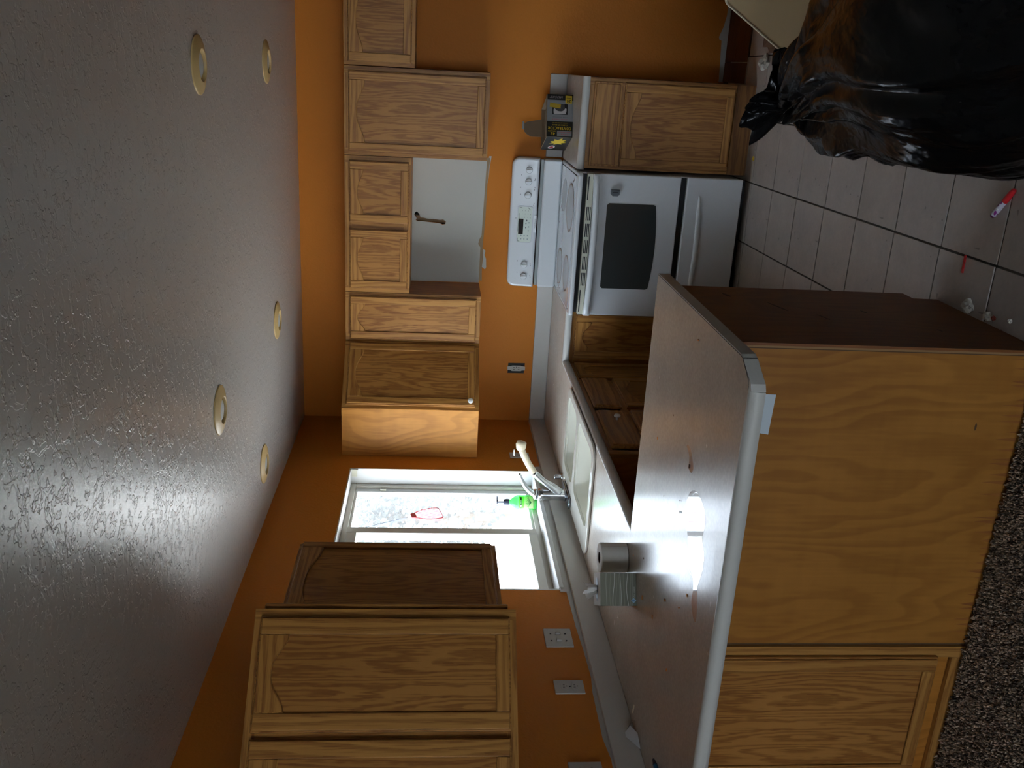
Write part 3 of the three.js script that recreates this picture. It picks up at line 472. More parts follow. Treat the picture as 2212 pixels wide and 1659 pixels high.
// ---------------------------------------------------------------- range
const CX = 1.289;
{
  const t = thing('range', 'white freestanding electric range with a glass cooktop between the oak base cabinets', 'stove', [CX, 0, 0]);
  obj('body', [bar(-0.376, 0.376, 0.05, 0.893, 0.03, 0.675), bar(-0.36, 0.36, 0.002, 0.05, 0.08, 0.62)], M.enamel, t);
  for (const g of [bar(-0.37, 0.37, 0.338, 0.366, 0.6755, 0.69), bar(-0.37, 0.37, 0.868, 0.892, 0.6755, 0.7), bar(-0.365, 0.365, 0.004, 0.05, 0.621, 0.64)]) obj('black_gap', g, M.black, t);
  const top = obj('cooktop', prism(rrect(-0.38, 0.07, 0.38, 0.755, 0.02), 0.8935, 0.917, { b: 0.008, seg: 3 }), M.enamel, t);
  const gl = obj('glass_surface', prism(rrect(-0.354, 0.115, 0.356, 0.69, 0.01), 0.9172, 0.9198), M.glassTop, top);
  for (const g of [bar(-0.357, -0.3545, 0.9172, 0.9192, 0.115, 0.69), bar(0.3565, 0.3585, 0.9172, 0.9192, 0.115, 0.69)]) obj('dark_edge', g, M.seam, top);
  for (const [x, z, r, arc, w] of [[0.171, 0.54, 0.13, 1, 0.011], [-0.189, 0.55, 0.1, 1, 0.009], [-0.203, 0.285, 0.103, 1, 0.008], [0.205, 0.285, 0.09, 0.6, 0.002]]) {
    const b = obj('burner', cyl(r, 0.0006, x, 0.9199, z, 40), M.burner, top);
    const ring = new THREE.RingGeometry(r - w, r, 48, 1, 0.4, Math.PI * 2 * arc); ring.rotateX(-Math.PI / 2); ring.translate(x, 0.92075, z);
    const n = ring.attributes.position; for (let i = 0; i < n.count; i++) { const a = Math.atan2(n.getZ(i) - z, n.getX(i) - x), k = 1 + 0.035 * (fbm(a * 2 + 9, x * 9 + 3, 64, 64, 3, 3) - 0.5) * (i < 49 ? 3 : 1); n.setX(i, x + (n.getX(i) - x) * k); n.setZ(i, z + (n.getZ(i) - z) * k); }
    obj('burnt_ring', ring, M.burn, b);
  }
  for (const [x, z, w, l, a] of [[0.32, 0.6, 0.008, 0.05, 0.4], [0.335, 0.63, 0.006, 0.03, -0.3], [0.11, 0.24, 0.008, 0.02, 0.3], [-0.32, 0.3, 0.014, 0.02, 0.5], [-0.31, 0.255, 0.006, 0.016, 0.9], [0.03, 0.16, 0.008, 0.012, 0], [0.14, 0.2, 0.004, 0.07, 0.9]]) obj('scorch_mark', new THREE.CylinderGeometry(1, 1, 0.0005, 10).scale(w / 2, 1, l / 2).rotateY(a).translate(x, 0.9202, z), M.burn, top);
  // back guard: riser, groove, control panel with rounded upper corners
  obj('riser', [bar(-0.378, 0.378, 0.9175, 1.024, 0.02, 0.105, { r: 0.012, s: 2 })], M.enamel, t);
  obj('groove', [bar(-0.372, 0.372, 1.0245, 1.04, 0.025, 0.075)], M.groove, t);
  const pts = [[-0.382, 0]]; for (const [cx, a0] of [[0.382 - 0.045, 0], [-0.382 + 0.045, 90]]) for (let i = 0; i <= 6; i++) { const a = (a0 + 15 * i) * Math.PI / 180; pts.push([cx + 0.045 * Math.cos(a), 0.115 + 0.045 * Math.sin(a)]); } pts.splice(1, 0, [0.382, 0]);
  const cp = obj('control_panel', extrude(pts, 0.085, { b: 0.014, seg: 3 }).rotateX(-0.1).translate(0, 1.0405, 0.012), M.enamel, t);
  const fz = (y) => 0.097 - 0.1 * (y - 1.04);          // front of the tilted panel
  const knob = join(lathe([[0, 0], [0.0195, 0], [0.0205, 0.004], [0.018, 0.016], [0.0165, 0.018], [0, 0.018]], 24).rotateX(Math.PI / 2), box(0.0085, 0.036, 0.012, 0, -0.018, 0.022, { r: 0.003 }));
  for (const [x, a] of [[0.312, 0.12], [0.245, 0.1], [0.168, 0.08], [-0.245, 0.1], [-0.316, 0.1]]) { const k = obj('knob', knob, M.enamel, t); k.position.set(x, 1.108, fz(1.108) - 0.0005); k.rotation.set(-0.1, 0, a); }
  // display: printed key pad, clock window
  const cv = document.createElement('canvas'); cv.width = 512; cv.height = 220; const c2 = cv.getContext('2d');
  c2.fillStyle = '#cfd9cd'; c2.fillRect(0, 0, 512, 220);
  c2.fillStyle = '#8fa09a'; for (const [x, y] of [[46, 62], [96, 62], [46, 112], [96, 112], [46, 164], [96, 164], [170, 172], [226, 174], [286, 176]]) { c2.beginPath(); c2.arc(x, y, 10, 0, 7); c2.fill(); }
  c2.fillStyle = '#55605c'; for (const [x, y] of [[356, 60], [404, 62], [452, 64], [356, 104], [404, 106], [452, 108], [356, 150], [404, 152], [452, 154], [352, 190], [400, 192]]) c2.fillRect(x, y, 12, 5);
  c2.fillStyle = '#38413f'; c2.beginPath(); c2.moveTo(330, 128); c2.lineTo(300, 140); c2.lineTo(324, 150); c2.fill(); c2.beginPath(); c2.moveTo(280, 120); c2.lineTo(250, 132); c2.lineTo(276, 140); c2.fill(); c2.beginPath(); c2.moveTo(226, 118); c2.lineTo(196, 130); c2.lineTo(222, 138); c2.fill();
  c2.strokeStyle = '#414b4a'; c2.lineWidth = 6; c2.beginPath(); c2.moveTo(12, 40); c2.lineTo(14, 12); c2.lineTo(60, 6); c2.moveTo(330, 20); c2.lineTo(420, 14); c2.moveTo(470, 190); c2.lineTo(505, 150); c2.moveTo(500, 60); c2.lineTo(505, 20); c2.moveTo(150, 8); c2.lineTo(340, 14); c2.stroke();
  const ct = new THREE.CanvasTexture(cv); ct.colorSpace = THREE.SRGBColorSpace;
  const ds = obj('display', new THREE.ShapeGeometry(shape(rrect(-0.104, -0.042, 0.104, 0.042, 0.014))), std({ map: ct, roughness: 0.35 }), t);
  { const p = ds.geometry.attributes.position, uv = ds.geometry.attributes.uv; for (let i = 0; i < p.count; i++) uv.setXY(i, (p.getX(i) + 0.104) / 0.208, (p.getY(i) + 0.042) / 0.084); }
  ds.position.set(-0.006, 1.118, fz(1.118) + 0.0016); ds.rotation.x = -0.1;
  const bez = obj('display_bezel', extrude(rrect(-0.109, -0.047, 0.109, 0.047, 0.017), 0.0022, { b: 0.001, holes: [rrect(-0.104, -0.042, 0.104, 0.042, 0.014)] }), M.enamel, ds); bez.position.z = -0.001;
  obj('clock_window', box(0.09, 0.028, 0.003, -0.012, 0.008, 0.0012, { r: 0.001 }), M.lcd, ds);
  const cw = document.createElement('canvas'); cw.width = 256; cw.height = 48; const c3 = cw.getContext('2d'); c3.fillStyle = '#e2e6e6'; c3.fillRect(0, 0, 256, 48); c3.fillStyle = '#5b6468'; c3.font = 'italic 34px serif'; c3.fillText('Frigidaire', 48, 35);
  const lt = new THREE.CanvasTexture(cw); lt.colorSpace = THREE.SRGBColorSpace;
  const lg = obj('name_plate', new THREE.PlaneGeometry(0.1, 0.016), std({ map: lt, roughness: 0.3 }), t); lg.position.set(0.0, 1.058, fz(1.058) + 0.0012); lg.rotation.x = -0.1;
  const marks = []; for (const [x, y] of [[0.282, 1.15], [0.21, 1.152], [0.17, 1.15], [-0.225, 1.148], [-0.295, 1.146], [0.255, 1.072], [0.262, 1.07], [0.2, 1.07], [0.213, 1.069], [0.11, 1.07], [0.12, 1.068], [-0.25, 1.068], [-0.24, 1.07], [-0.32, 1.066], [-0.31, 1.068], [0.03, 1.17]]) marks.push(box(0.007, 0.003, 0.0006, x, y, fz(y) + 0.0014));
  obj('printed_mark', marks, M.grey, t).userData.kind = 'stuff';
  // vent strip between cooktop and door
  const vent = obj('vent_strip', bar(-0.376, 0.376, 0.832, 0.867, 0.6905, 0.722, { r: 0.004 }), M.cream, t);
  const sl = [bar(-0.36, -0.24, 0.856, 0.862, 0.722, 0.7226), bar(0.24, 0.36, 0.856, 0.862, 0.722, 0.7226)];
  for (let i = 0; i < 5; i++) for (let j = 0; j < 3; j++) sl.push(bar(-0.216 + i * 0.0875, -0.216 + i * 0.0875 + 0.07, 0.838 + j * 0.0085, 0.8432 + j * 0.0085, 0.722, 0.7226));
  obj('vent_slot', sl, M.black, vent);
  const dr = obj('oven_door', [bar(-0.378, 0.378, 0.37, 0.83, 0.6905, 0.716, { r: 0.006, s: 2 })], M.enamelDoor, t);
  const wp = [[-0.228, 0.505], [-0.228, 0.742], [-0.218, 0.752], [0.218, 0.752], [0.228, 0.742], [0.228, 0.505]]; for (let i = 0; i <= 14; i++) { const q = 1 - i / 7; wp.push([0.222 * q, 0.492 - 0.016 * (1 - q * q)]); }
  obj('oven_window', extrude(wp, 0.0012).translate(0, 0, 0.7162), M.ovenGlass, dr);
  const hp = []; for (let i = 0; i <= 20; i++) { const q = i / 10 - 1; hp.push([q * 0.368, 0.822 - 0.006 * (1 - q * q), 0.735 + 0.024 * (1 - q * q)]); }
  obj('handle', [sweep(hp, hp.map(() => [0.014, 0.017]), 16, new THREE.Vector3(0, 1, 0)), bar(-0.378, -0.345, 0.8, 0.838, 0.7165, 0.744, { r: 0.006, s: 2 }), bar(0.345, 0.378, 0.8, 0.838, 0.7165, 0.744, { r: 0.006, s: 2 })], M.enamel, dr);
  const la = obj('safety_latch', extrude([[-0.012, -0.024], [0.014, -0.024], [0.014, 0.022], [-0.01, 0.022], [-0.02, 0.012], [-0.02, -0.014]], 0.02, { b: 0.004, seg: 2 }).translate(0.286, 0.718, 0.7165), M.grey, dr); la.userData.label = 'dark grey stick-on latch';
  obj('latch_slot', bar(0.286, 0.289, 0.704, 0.732, 0.7366, 0.7372), M.black, la);
  const dw = obj('storage_drawer', [bar(-0.378, 0.378, 0.04, 0.336, 0.6905, 0.716, { r: 0.006, s: 2 })], M.enamelDoor, t);
  const gp = []; for (let i = 0; i <= 24; i++) { const q = i / 12 - 1; gp.push([q * 0.285, 0.266 - 0.012 * (1 - q * q), 0.717]); }
  obj('grip', sweep(gp, gp.map((_, i) => { const q = Math.abs(i / 12 - 1), k = Math.sqrt(Math.max(0.02, 1 - Math.pow(q, 6))); return [0.011 * k, 0.014 * k]; }), 14, new THREE.Vector3(0, 1, 0)), M.enamelDoor, dw);
}

// ---------------------------------------------------------------- recessed ceiling lights (unlit)
{
  const spots = [[2.116, 2.192, 'nearest the viewer, on the refrigerator side'], [2.125, 0.94, 'by the range wall, on the refrigerator side'], [0.872, 0.879, 'by the range wall, above the narrow wall cabinet'], [0.878, 2.17, 'alone in the middle of the ceiling, nearest to the window glare'], [0.287, 1.365, 'close to the window wall, over the sink']];
  const make = (label) => {
    const t = thing('ceiling_light', label, 'ceiling light', [0, 0, 0], 0, 'unlit recessed ceiling lights');
    obj('trim_ring', lathe([[0.096, 0], [0.0965, -0.003], [0.093, -0.0055], [0.075, -0.0105], [0.056, -0.0155], [0.052, -0.0155], [0.05, -0.013], [0.05, -0.0005]], 48), M.trimCream, t);
    obj('bulb', lathe([[0, -0.011], [0.02, -0.0105], [0.036, -0.0085], [0.043, -0.005], [0.044, -0.0005]], 32), M.bulb, t);
    return t;
  };
  const first = make('cream recessed ceiling light ' + spots[0][2]);
  spots.forEach(([x, z, where], i) => { const o = i ? first.clone() : first; if (i) { o.name = numbered('ceiling_light'); scene.add(o); } o.userData = { ...first.userData, label: 'cream recessed ceiling light ' + where }; o.position.set(x, H - 0.0004, z); });
}

// ---------------------------------------------------------------- outlets and switch plates
function plate(name, label, cat, w, h, pos, turn, build) {
  const t = thing(name, label, cat, pos, turn, 'wall plates');
  if (w) obj('cover', box(w, h, 0.006, 0, 0, 0.0035, { r: 0.0025, s: 2 }), M.plate, t);
  build(t); return t;
}
const duplex = (t) => { for (const y of [0.034, 0.074]) { const r = obj('receptacle', extrude([...rrect(-0.017, y - 0.014, 0.017, y + 0.014, 0.011)], 0.0025, { b: 0.0008 }).translate(0, 0, 0.0062), M.plate, t); obj('slot', [box(0.002, 0.008, 0.0006, -0.006, y - 0.001, 0.0089), box(0.002, 0.007, 0.0006, 0.006, y - 0.001, 0.0089), cyl(0.0022, 0.0006, 0, 0, 0, 10).rotateX(Math.PI / 2).translate(0, y - 0.008, 0.0086)], M.slot, r); } obj('screw', cyl(0.003, 0.001, 0, 0, 0, 10).rotateX(Math.PI / 2).translate(0, 0.054, 0.0064), M.slot, t); };
plate('switch_plate', 'double-gang grey switch plate on the orange wall above the worktop', 'switch', 0.123, 0.112, [0.0005, 1.053, 2.375], Math.PI / 2, (t) => {
  for (const x of [-0.023, 0.023]) { obj('screw', [cyl(0.0032, 0.0012, 0, 0, 0, 10).rotateX(Math.PI / 2).translate(x, 0.026, 0.0066), cyl(0.0032, 0.0012, 0, 0, 0, 10).rotateX(Math.PI / 2).translate(x, 0.086, 0.0066)], M.slot, t); obj('toggle', box(0.009, 0.02, 0.01, x, 0.046, 0.0095, { r: 0.002 }).rotateX(0), M.plate, t); }
});
plate('outlet', 'grey duplex outlet on the orange wall, nearer the viewer than the double switch plate', 'outlet', 0.076, 0.112, [0.0005, 1.05, 2.682], Math.PI / 2, duplex);
plate('outlet', 'grey wall plate cut by the picture edge, nearest outlet on the orange wall', 'outlet', 0.076, 0.112, [0.0005, 1.052, 3.105], Math.PI / 2, duplex);
plate('switch_plate', 'small grey switch plate on the orange wall behind the faucet spray head', 'switch', 0.076, 0.115, [0.0005, 1.06, 0.573], Math.PI / 2, (t) => obj('rocker', box(0.032, 0.064, 0.003, 0, 0.026, 0.008, { r: 0.001 }), M.plate, t));
plate('outlet', 'bare outlet without its cover in a black box on the range wall', 'outlet', 0, 0, [0.356, 1.056, 0.0003], 0, (t) => {
  obj('box_opening', extrude([[-0.033, 0.004], [0.034, 0.0], [0.033, 0.106], [-0.034, 0.108]], 0.0015), M.black, t);
  obj('yoke', [extrude([[-0.012, -0.002], [0.012, -0.002], [0.014, 0.02], [0.018, 0.024], [0.018, 0.082], [0.014, 0.088], [0.012, 0.11], [-0.012, 0.11], [-0.014, 0.088], [-0.018, 0.082], [-0.018, 0.024], [-0.014, 0.02]], 0.006, { b: 0.001 }).translate(0, 0, 0.0018)], M.plate, t);
  obj('slot', [box(0.003, 0.01, 0.001, -0.006, 0.064, 0.0083), box(0.003, 0.01, 0.001, 0.006, 0.064, 0.0083), box(0.003, 0.01, 0.001, -0.006, 0.034, 0.0083), box(0.003, 0.01, 0.001, 0.006, 0.034, 0.0083), box(0.006, 0.006, 0.001, 0.008, 0.05, 0.0083)], M.slot, t);
});

// ---------------------------------------------------------------- things on the worktops
{ // open carton of bags, lying on its side
  const t = thing('bag_carton', 'black and grey carton of contractor bags with its flap open, on the short worktop', 'box', [1.878, HC, 0.211], 0.345), w = 0.232, h = 0.142, d = 0.27;
  const cv = document.createElement('canvas'); cv.width = 600; cv.height = 376; const c = cv.getContext('2d');
  // drawn as it lies: the lettering runs upwards
  c.fillStyle = '#16160f'; c.fillRect(0, 0, 600, 376); c.fillStyle = '#8b8d8f'; c.fillRect(222, 0, 300, 376);
  const up = (text, x, y, font, color, len) => { c.save(); c.translate(x, y); c.rotate(-Math.PI / 2); c.fillStyle = color; c.font = font; if (len) { const m = c.measureText(text).width; c.scale(len / m, 1); } c.fillText(text, 0, 0); c.restore(); };
  up('42', 62, 120, 'bold 58px sans-serif', '#d9b414'); up('GALLON', 88, 130, 'bold 24px sans-serif', '#d9b414', 112);
  c.fillStyle = '#8b8d8f'; c.fillRect(20, 150 - 138, 0, 0); c.fillRect(14, 150, 74, 212); up('2-PLY', 46, 320, 'bold 26px sans-serif', '#c2525c', 120); up('HEAVY DUTY', 76, 352, 'bold 24px sans-serif', '#c2525c', 190);
  up('CONTRACTOR', 142, 356, 'bold 54px sans-serif', '#dcb81c', 340); up('CLEAN-UP BAGS', 178, 300, 'bold 26px sans-serif', '#c7a520', 220); up('EXTRA STRENGTH', 206, 310, 'bold 20px sans-serif', '#a98d1c', 230);
  up('3 MIL THICK', 258, 300, 'bold 24px sans-serif', '#b0606a', 230); up('TEAR RESISTANT', 288, 300, 'bold 20px sans-serif', '#6a6d70', 230);
  c.fillStyle = '#111'; c.fillRect(318, 74, 150, 224); c.fillStyle = '#4b4b48'; c.beginPath(); c.moveTo(350, 110); c.lineTo(468, 96); c.lineTo(468, 250); c.lineTo(360, 262); c.fill(); c.fillStyle = '#c9c2c2'; c.beginPath(); c.moveTo(322, 110); c.quadraticCurveTo(330, 260, 326, 270); c.quadraticCurveTo(420, 296, 408, 262); c.quadraticCurveTo(360, 236, 362, 190); c.quadraticCurveTo(362, 140, 400, 112); c.quadraticCurveTo(410, 84, 330, 96); c.fill();
  c.fillStyle = '#b79a2a'; c.save(); c.translate(470, 120); c.rotate(0.12); c.fillRect(-60, -80, 62, 160); c.restore();
  c.fillStyle = '#16160f'; c.fillRect(522, 0, 78, 376); c.fillStyle = '#cfae22'; c.fillRect(478, 262, 110, 96); up('24', 530, 346, 'bold 58px sans-serif', '#1a1a10'); up('BAGS', 560, 344, 'bold 26px sans-serif', '#1a1a10'); up('HUSKY', 576, 230, 'italic bold 44px sans-serif', '#9a8f92', 190);
  const ct = new THREE.CanvasTexture(cv); ct.colorSpace = THREE.SRGBColorSpace;
  const cs = document.createElement('canvas'); cs.width = 600; cs.height = 320; const s = cs.getContext('2d'); s.fillStyle = '#1d1c18'; s.fillRect(0, 0, 600, 320); s.fillStyle = '#e2c222'; s.beginPath(); s.moveTo(300, 60); for (const [x, y] of [[340, 100], [400, 70], [420, 120], [500, 110], [470, 160], [560, 210], [460, 210], [470, 270], [400, 230], [360, 280], [330, 220], [270, 240], [290, 180], [250, 130], [310, 130]]) s.lineTo(x, y); s.fill(); s.fillStyle = '#d8d0d0'; s.beginPath(); s.ellipse(130, 120, 80, 42, 0.2, 0, 7); s.fill(); s.fillStyle = '#b0232e'; s.beginPath(); s.ellipse(125, 120, 44, 24, 0.2, 0, 7); s.fill();
  const st = new THREE.CanvasTexture(cs); st.colorSpace = THREE.SRGBColorSpace;
  const th = 0.003;
  obj('side_panel', [bar(-w / 2, w / 2, 0, th, -d / 2, d / 2 - th), bar(-w / 2, w / 2, th, h, -d / 2, -d / 2 + th), bar(w / 2 - th, w / 2, th, h, -d / 2 + th, d / 2 - th)], M.cardboard, t);
  const plane = (pw, ph) => new THREE.PlaneGeometry(pw, ph);
  const fr = obj('front_panel', bar(-w / 2, w / 2, 0, h, d / 2 - th + 0.0003, d / 2), M.cardboard, t);
  obj('front_print', plane(w, h).translate(0, h / 2, d / 2 + 0.0004), std({ map: ct, roughness: 0.45 }), fr);
  const en = obj('end_panel', bar(-w / 2, -w / 2 + th, th, h, -d / 2 + th, d / 2 - th), M.cardboard, t);
  obj('end_print', plane(d - 0.004, h - 0.004).rotateY(-Math.PI / 2).translate(-w / 2 - 0.0005, h / 2, 0), std({ map: st, roughness: 0.45 }), en);
  obj('torn_top', extrude([[-w / 2, 0], [w / 2, 0], [w / 2, 0.006], [0.08, 0.012], [0.05, 0.004], [0.01, 0.018], [-0.03, 0.006], [-0.07, 0.014], [-w / 2, 0.01]], 0.002).rotateX(-1.1).translate(0, h, d / 2 - 0.012), M.cardboard, t);
  const fp = obj('flap', extrude([[-0.066, 0], [0.05, 0], [0.036, 0.07], [0.034, 0.088], [0.02, 0.108], [-0.03, 0.108], [-0.048, 0.094], [-0.064, 0.07]], 0.002), M.cardboard, t); fp.position.set(-0.02, h, -0.02); fp.rotation.x = -0.12; fp.rotation.y = 0.3;
  obj('flap_tip', extrude([[-0.02, 0.1085], [0.03, 0.1085], [0.036, 0.118], [-0.014, 0.12]], 0.0015), M.tapeBlue, fp);
}
{ // toilet roll
  const t = thing('toilet_roll', 'white toilet paper roll standing next to the striped tissue box', 'toilet paper', [0.478, HC + 0.0006, 2.553]);
  obj('paper_roll', lathe([[0.021, 0.1], [0.05, 0.1], [0.0535, 0.0985], [0.0545, 0.095], [0.0545, 0.004], [0.053, 0.0], [0.021, 0.0], [0.021, 0.1]], 44), M.rollPaper, t);
  obj('cardboard_core', lathe([[0.0205, 0.0985], [0.0205, 0.001], [0.0195, 0.001], [0.0195, 0.0985], [0.0205, 0.0985]], 28), M.core, t);
  obj('loose_edge', box(0.0012, 0.096, 0.03, 0.0553, 0.002, 0.004, { r: 0.0005 }), M.rollPaper, t);
}
{ // tissue box
  const t = thing('tissue_box', 'grey-green cube tissue box with wavy white stripes and a tissue poking out', 'tissue box', [0.437, HC + 0.0005, 2.702], 0.555), s = 0.112, h = 0.128;
  const cv = document.createElement('canvas'); cv.width = 512; cv.height = 580; const c = cv.getContext('2d'); c.fillStyle = '#7b7c6c'; c.fillRect(0, 0, 512, 580);
  for (const [y, w, col, amp] of [[96, 6, '#b4b5a8', 6], [160, 9, '#8f907f', 10], [212, 8, '#d2d2c8', 16], [250, 12, '#8f907f', 12], [300, 10, '#8f9080', 8], [326, 8, '#c9cabf', 8], [380, 20, '#8a8b7a', 6], [440, 8, '#d8d8ce', 18], [486, 22, '#8f907f', 8], [520, 6, '#a9aa9c', 6]]) { c.strokeStyle = col; c.lineWidth = w; c.beginPath(); for (let x = 0; x <= 512; x += 16) { const yy = y + amp * Math.sin(x / 512 * 4.2 + y * 0.02); x ? c.lineTo(x, yy) : c.moveTo(x, yy); } c.stroke(); }
  c.save(); c.translate(84, 534); c.rotate(Math.PI / 4); c.fillStyle = '#9fc0d8'; c.fillRect(-30, -30, 60, 60); c.restore(); c.fillStyle = '#3c6ea8'; c.fillRect(66, 520, 36, 8); c.fillRect(80, 506, 8, 42); c.fillStyle = '#d6d6cc'; c.font = 'italic 34px sans-serif'; c.fillText('Plus Lotion', 128, 556);
  const ct = new THREE.CanvasTexture(cv); ct.colorSpace = THREE.SRGBColorSpace; const cm = std({ map: ct, roughness: 0.6 });
  obj('carton', box(s, h, s, 0, 0, 0, { r: 0.0015 }), std({ color: lin(0.2, 0.2, 0.155), roughness: 0.7 }), t);
  for (let k = 0; k < 4; k++) { const f = obj('printed_side', new THREE.PlaneGeometry(s - 0.001, h - 0.001).translate(0, h / 2, s / 2 + 0.0005), cm, t); f.rotation.y = k * Math.PI / 2; }
  obj('top_panel', prism(rrect(-s / 2, -s / 2, s / 2, s / 2, 0.002), h + 0.0002, h + 0.0014), M.paper, t);
  obj('opening', cyl(1, 0.0006, 0, 0, 0, 24).scale(0.04, 1, 0.021).translate(0, h + 0.0015, 0), M.black, t);
  const pos = [], idx = [], n = 10, m = 16; for (let i = 0; i <= n; i++) for (let j = 0; j <= m; j++) { const v = i / n, u = j / m * 2 - 1; pos.push(u * (0.014 + 0.018 * v) - 0.004 * v + 0.004 * Math.sin(j * 1.9), h + 0.0015 + 0.05 * v * (1 - 0.35 * Math.abs(Math.sin(u * 2.6 + 0.6))), 0.012 * Math.sin(u * 5 + v) * (0.4 + v) - 0.012 * v); }
  for (let i = 0; i < n; i++) for (let j = 0; j < m; j++) { const a = i * (m + 1) + j; idx.push(a, a + 1, a + m + 1, a + 1, a + m + 2, a + m + 1); }
  const g = new THREE.BufferGeometry(); g.setAttribute('position', new THREE.Float32BufferAttribute(pos, 3)); g.setIndex(idx); g.computeVertexNormals(); obj('tissue', g, M.tissue, t);
}
{ // folded scrap of paper leaning on the backsplash, with a thin stick
  const g = new THREE.BufferGeometry(); const v = [[0.076, 0.001, -0.066], [0.024, 0.037, -0.052], [0.0235, 0.039, -0.03], [0.026, 0.0008, 0.034], [0.052, 0.004, -0.014], [0.046, 0.022, -0.062]];
  g.setAttribute('position', new THREE.Float32BufferAttribute(v.flat(), 3)); g.setIndex([0, 5, 1, 1, 5, 4, 1, 4, 2, 2, 4, 3]); g.computeVertexNormals();
  const o = obj('paper_scrap', g.toNonIndexed(), phy({ color: lin(0.55, 0.54, 0.53), roughness: 0.9, side: THREE.DoubleSide })); o.position.set(0, HC, 3.0); tag(o, 'creased scrap of pale paper leaning against the backsplash', 'paper');
  tag(obj('wooden_stick', sweep([[0.1, HC + 0.003, 2.9], [0.08, HC + 0.0032, 2.897], [0.058, HC + 0.003, 2.89]], [0.002, 0.0028, 0.0022], 8), M.ivory), 'short pale wooden stick lying beside the paper scrap', 'stick');
}
{
  const t = thing('marker_pen', 'blue pen with a dark cap lying at the near end of the worktop', 'pen', [0.139, HC + 0.0082, 3.205]);
  obj('barrel', sweep([[0, 0, 0.028], [0, 0, 0.12]], [0.0075, 0.0075], 16, new THREE.Vector3(0, 1, 0)), M.blue, t);
  obj('cap', sweep([[0, 0, 0.0], [0, 0, 0.004], [0, 0, 0.02], [0, 0, 0.0279]], [0.003, 0.0045, 0.0065, 0.0075], 16, new THREE.Vector3(0, 1, 0)), M.navy, t);
}
{ // chips of orange paint, dark crumbs
  const chipGeo = [0, 1, 2].map((k) => { const g = new THREE.DodecahedronGeometry(0.006, 0), p = g.attributes.position; for (let i = 0; i < p.count; i++) p.setXYZ(i, p.getX(i) * (1 + 0.5 * hash(k, 1, 2)), p.getY(i) * 0.3, p.getZ(i) * (0.5 + 0.4 * hash(k, 2, 2))); g.computeVertexNormals(); return g; });
  [[1.062, 2.801, 'long orange paint flake near the kitchen edge of the peninsula worktop'], [1.483, 3.102, 'lone orange paint flake at the far free end of the peninsula worktop'], [0.491, 2.838, 'largest orange paint flake, in the shadow right below the tissue box'], [0.648, 3.097, 'bigger orange flake out on the middle of the worktop past the tissue box shadow'], [0.512, 2.984, 'orange flake on the worktop between the tissue box and the viewer, away from the shadow'], [0.715, 3.24, 'small orange flake between the middle of the worktop and the end of the puddle'], [0.792, 3.296, 'orange flake touching the end of the long puddle'], [0.55, 2.66, 'tiny orange flake at the corner of the tissue box shadow, towards the toilet roll'], [0.27, 1.02, 'orange paint flake on the worktop behind the sink, near the range wall'], [0.47, 3.2, 'smeared orange flake on the dark near part of the worktop']].forEach(([x, z, label], i) => { const o = obj('paint_chip', chipGeo[i % 3], M.chip); o.position.set(x, HC + 0.0019, z); o.rotation.y = i * 1.7; const k = [0.9, 0.7, 1.3, 1.1, 1.2, 0.6, 0.9, 0.5, 0.8, 0.9][i]; o.scale.set(k * (i % 2 ? 1.6 : 1), 1, k); tag(o, label, 'paint chip', 'orange paint flakes on the worktop'); });
  [[1.13, 3.165, 'brown crumb, largest, in the small water splash', 1.1], [0.97, 3.135, 'dark crumb beside the far side of the long puddle', 0.7], [1.0, 3.12, 'dark crumb just off the puddle, further from the viewer than its neighbour', 0.5], [0.93, 2.95, 'single dark speck in the bright window reflection on the worktop', 0.5], [1.2, 2.95, 'dark speck on the worktop towards the free end of the peninsula', 0.5], [0.62, 2.8, 'dark double speck on the worktop beside the toilet roll shadow', 0.8]].forEach(([x, z, label, k], i) => { const o = obj('crumb', chipGeo[(i + 1) % 3], M.crumb); o.position.set(x, HC + 0.0019, z); o.scale.setScalar(k); o.rotation.y = i; tag(o, label, 'crumb', 'dark crumbs on the worktop'); });
}
{ // spilled water: thin clear films with rings
  const blob = (pts, y = 0.0012) => { const c = new THREE.CatmullRomCurve3(pts.map(([x, z]) => new THREE.Vector3(x, z, 0)), true).getPoints(70).map((p) => [p.x, p.y]); return prism(c, HC + 0.0002, HC + y); };
  const w1 = obj('water_spill', blob([[1.070, 3.204], [1.018, 3.181], [0.976, 3.185], [0.955, 3.215], [0.932, 3.241], [0.895, 3.253], [0.875, 3.282], [0.868, 3.320], [0.842, 3.337], [0.798, 3.337], [0.771, 3.364], [0.767, 3.390], [0.791, 3.394], [0.829, 3.385], [0.861, 3.367], [0.901, 3.381], [0.940, 3.391], [0.977, 3.383], [1.002, 3.354], [1.040, 3.359], [1.076, 3.348], [1.092, 3.313], [1.097, 3.264]]), M.wet); tag(w1, 'long puddle of spilled water on the peninsula worktop, larger of the two', 'water');
  const w2 = obj('water_spill', blob([[1.173, 3.116], [1.155, 3.150], [1.123, 3.159], [1.121, 3.190], [1.140, 3.201], [1.162, 3.181], [1.181, 3.143]], 0.0008), M.wet); tag(w2, 'small splash of water on the peninsula worktop, nearer its far end', 'water');
  for (const [x, z, rx, rz, a] of [[0.926, 3.32, 0.056, 0.07, 0.5], [1.06, 3.27, 0.036, 0.05, 0.45]]) { const r = new THREE.TorusGeometry(1, 0.035, 6, 48).rotateX(Math.PI / 2).scale(rx, 0.03, rz).rotateY(a).translate(x, HC + 0.0014, z); obj('drip_ring', r, M.wet, w1); }
}
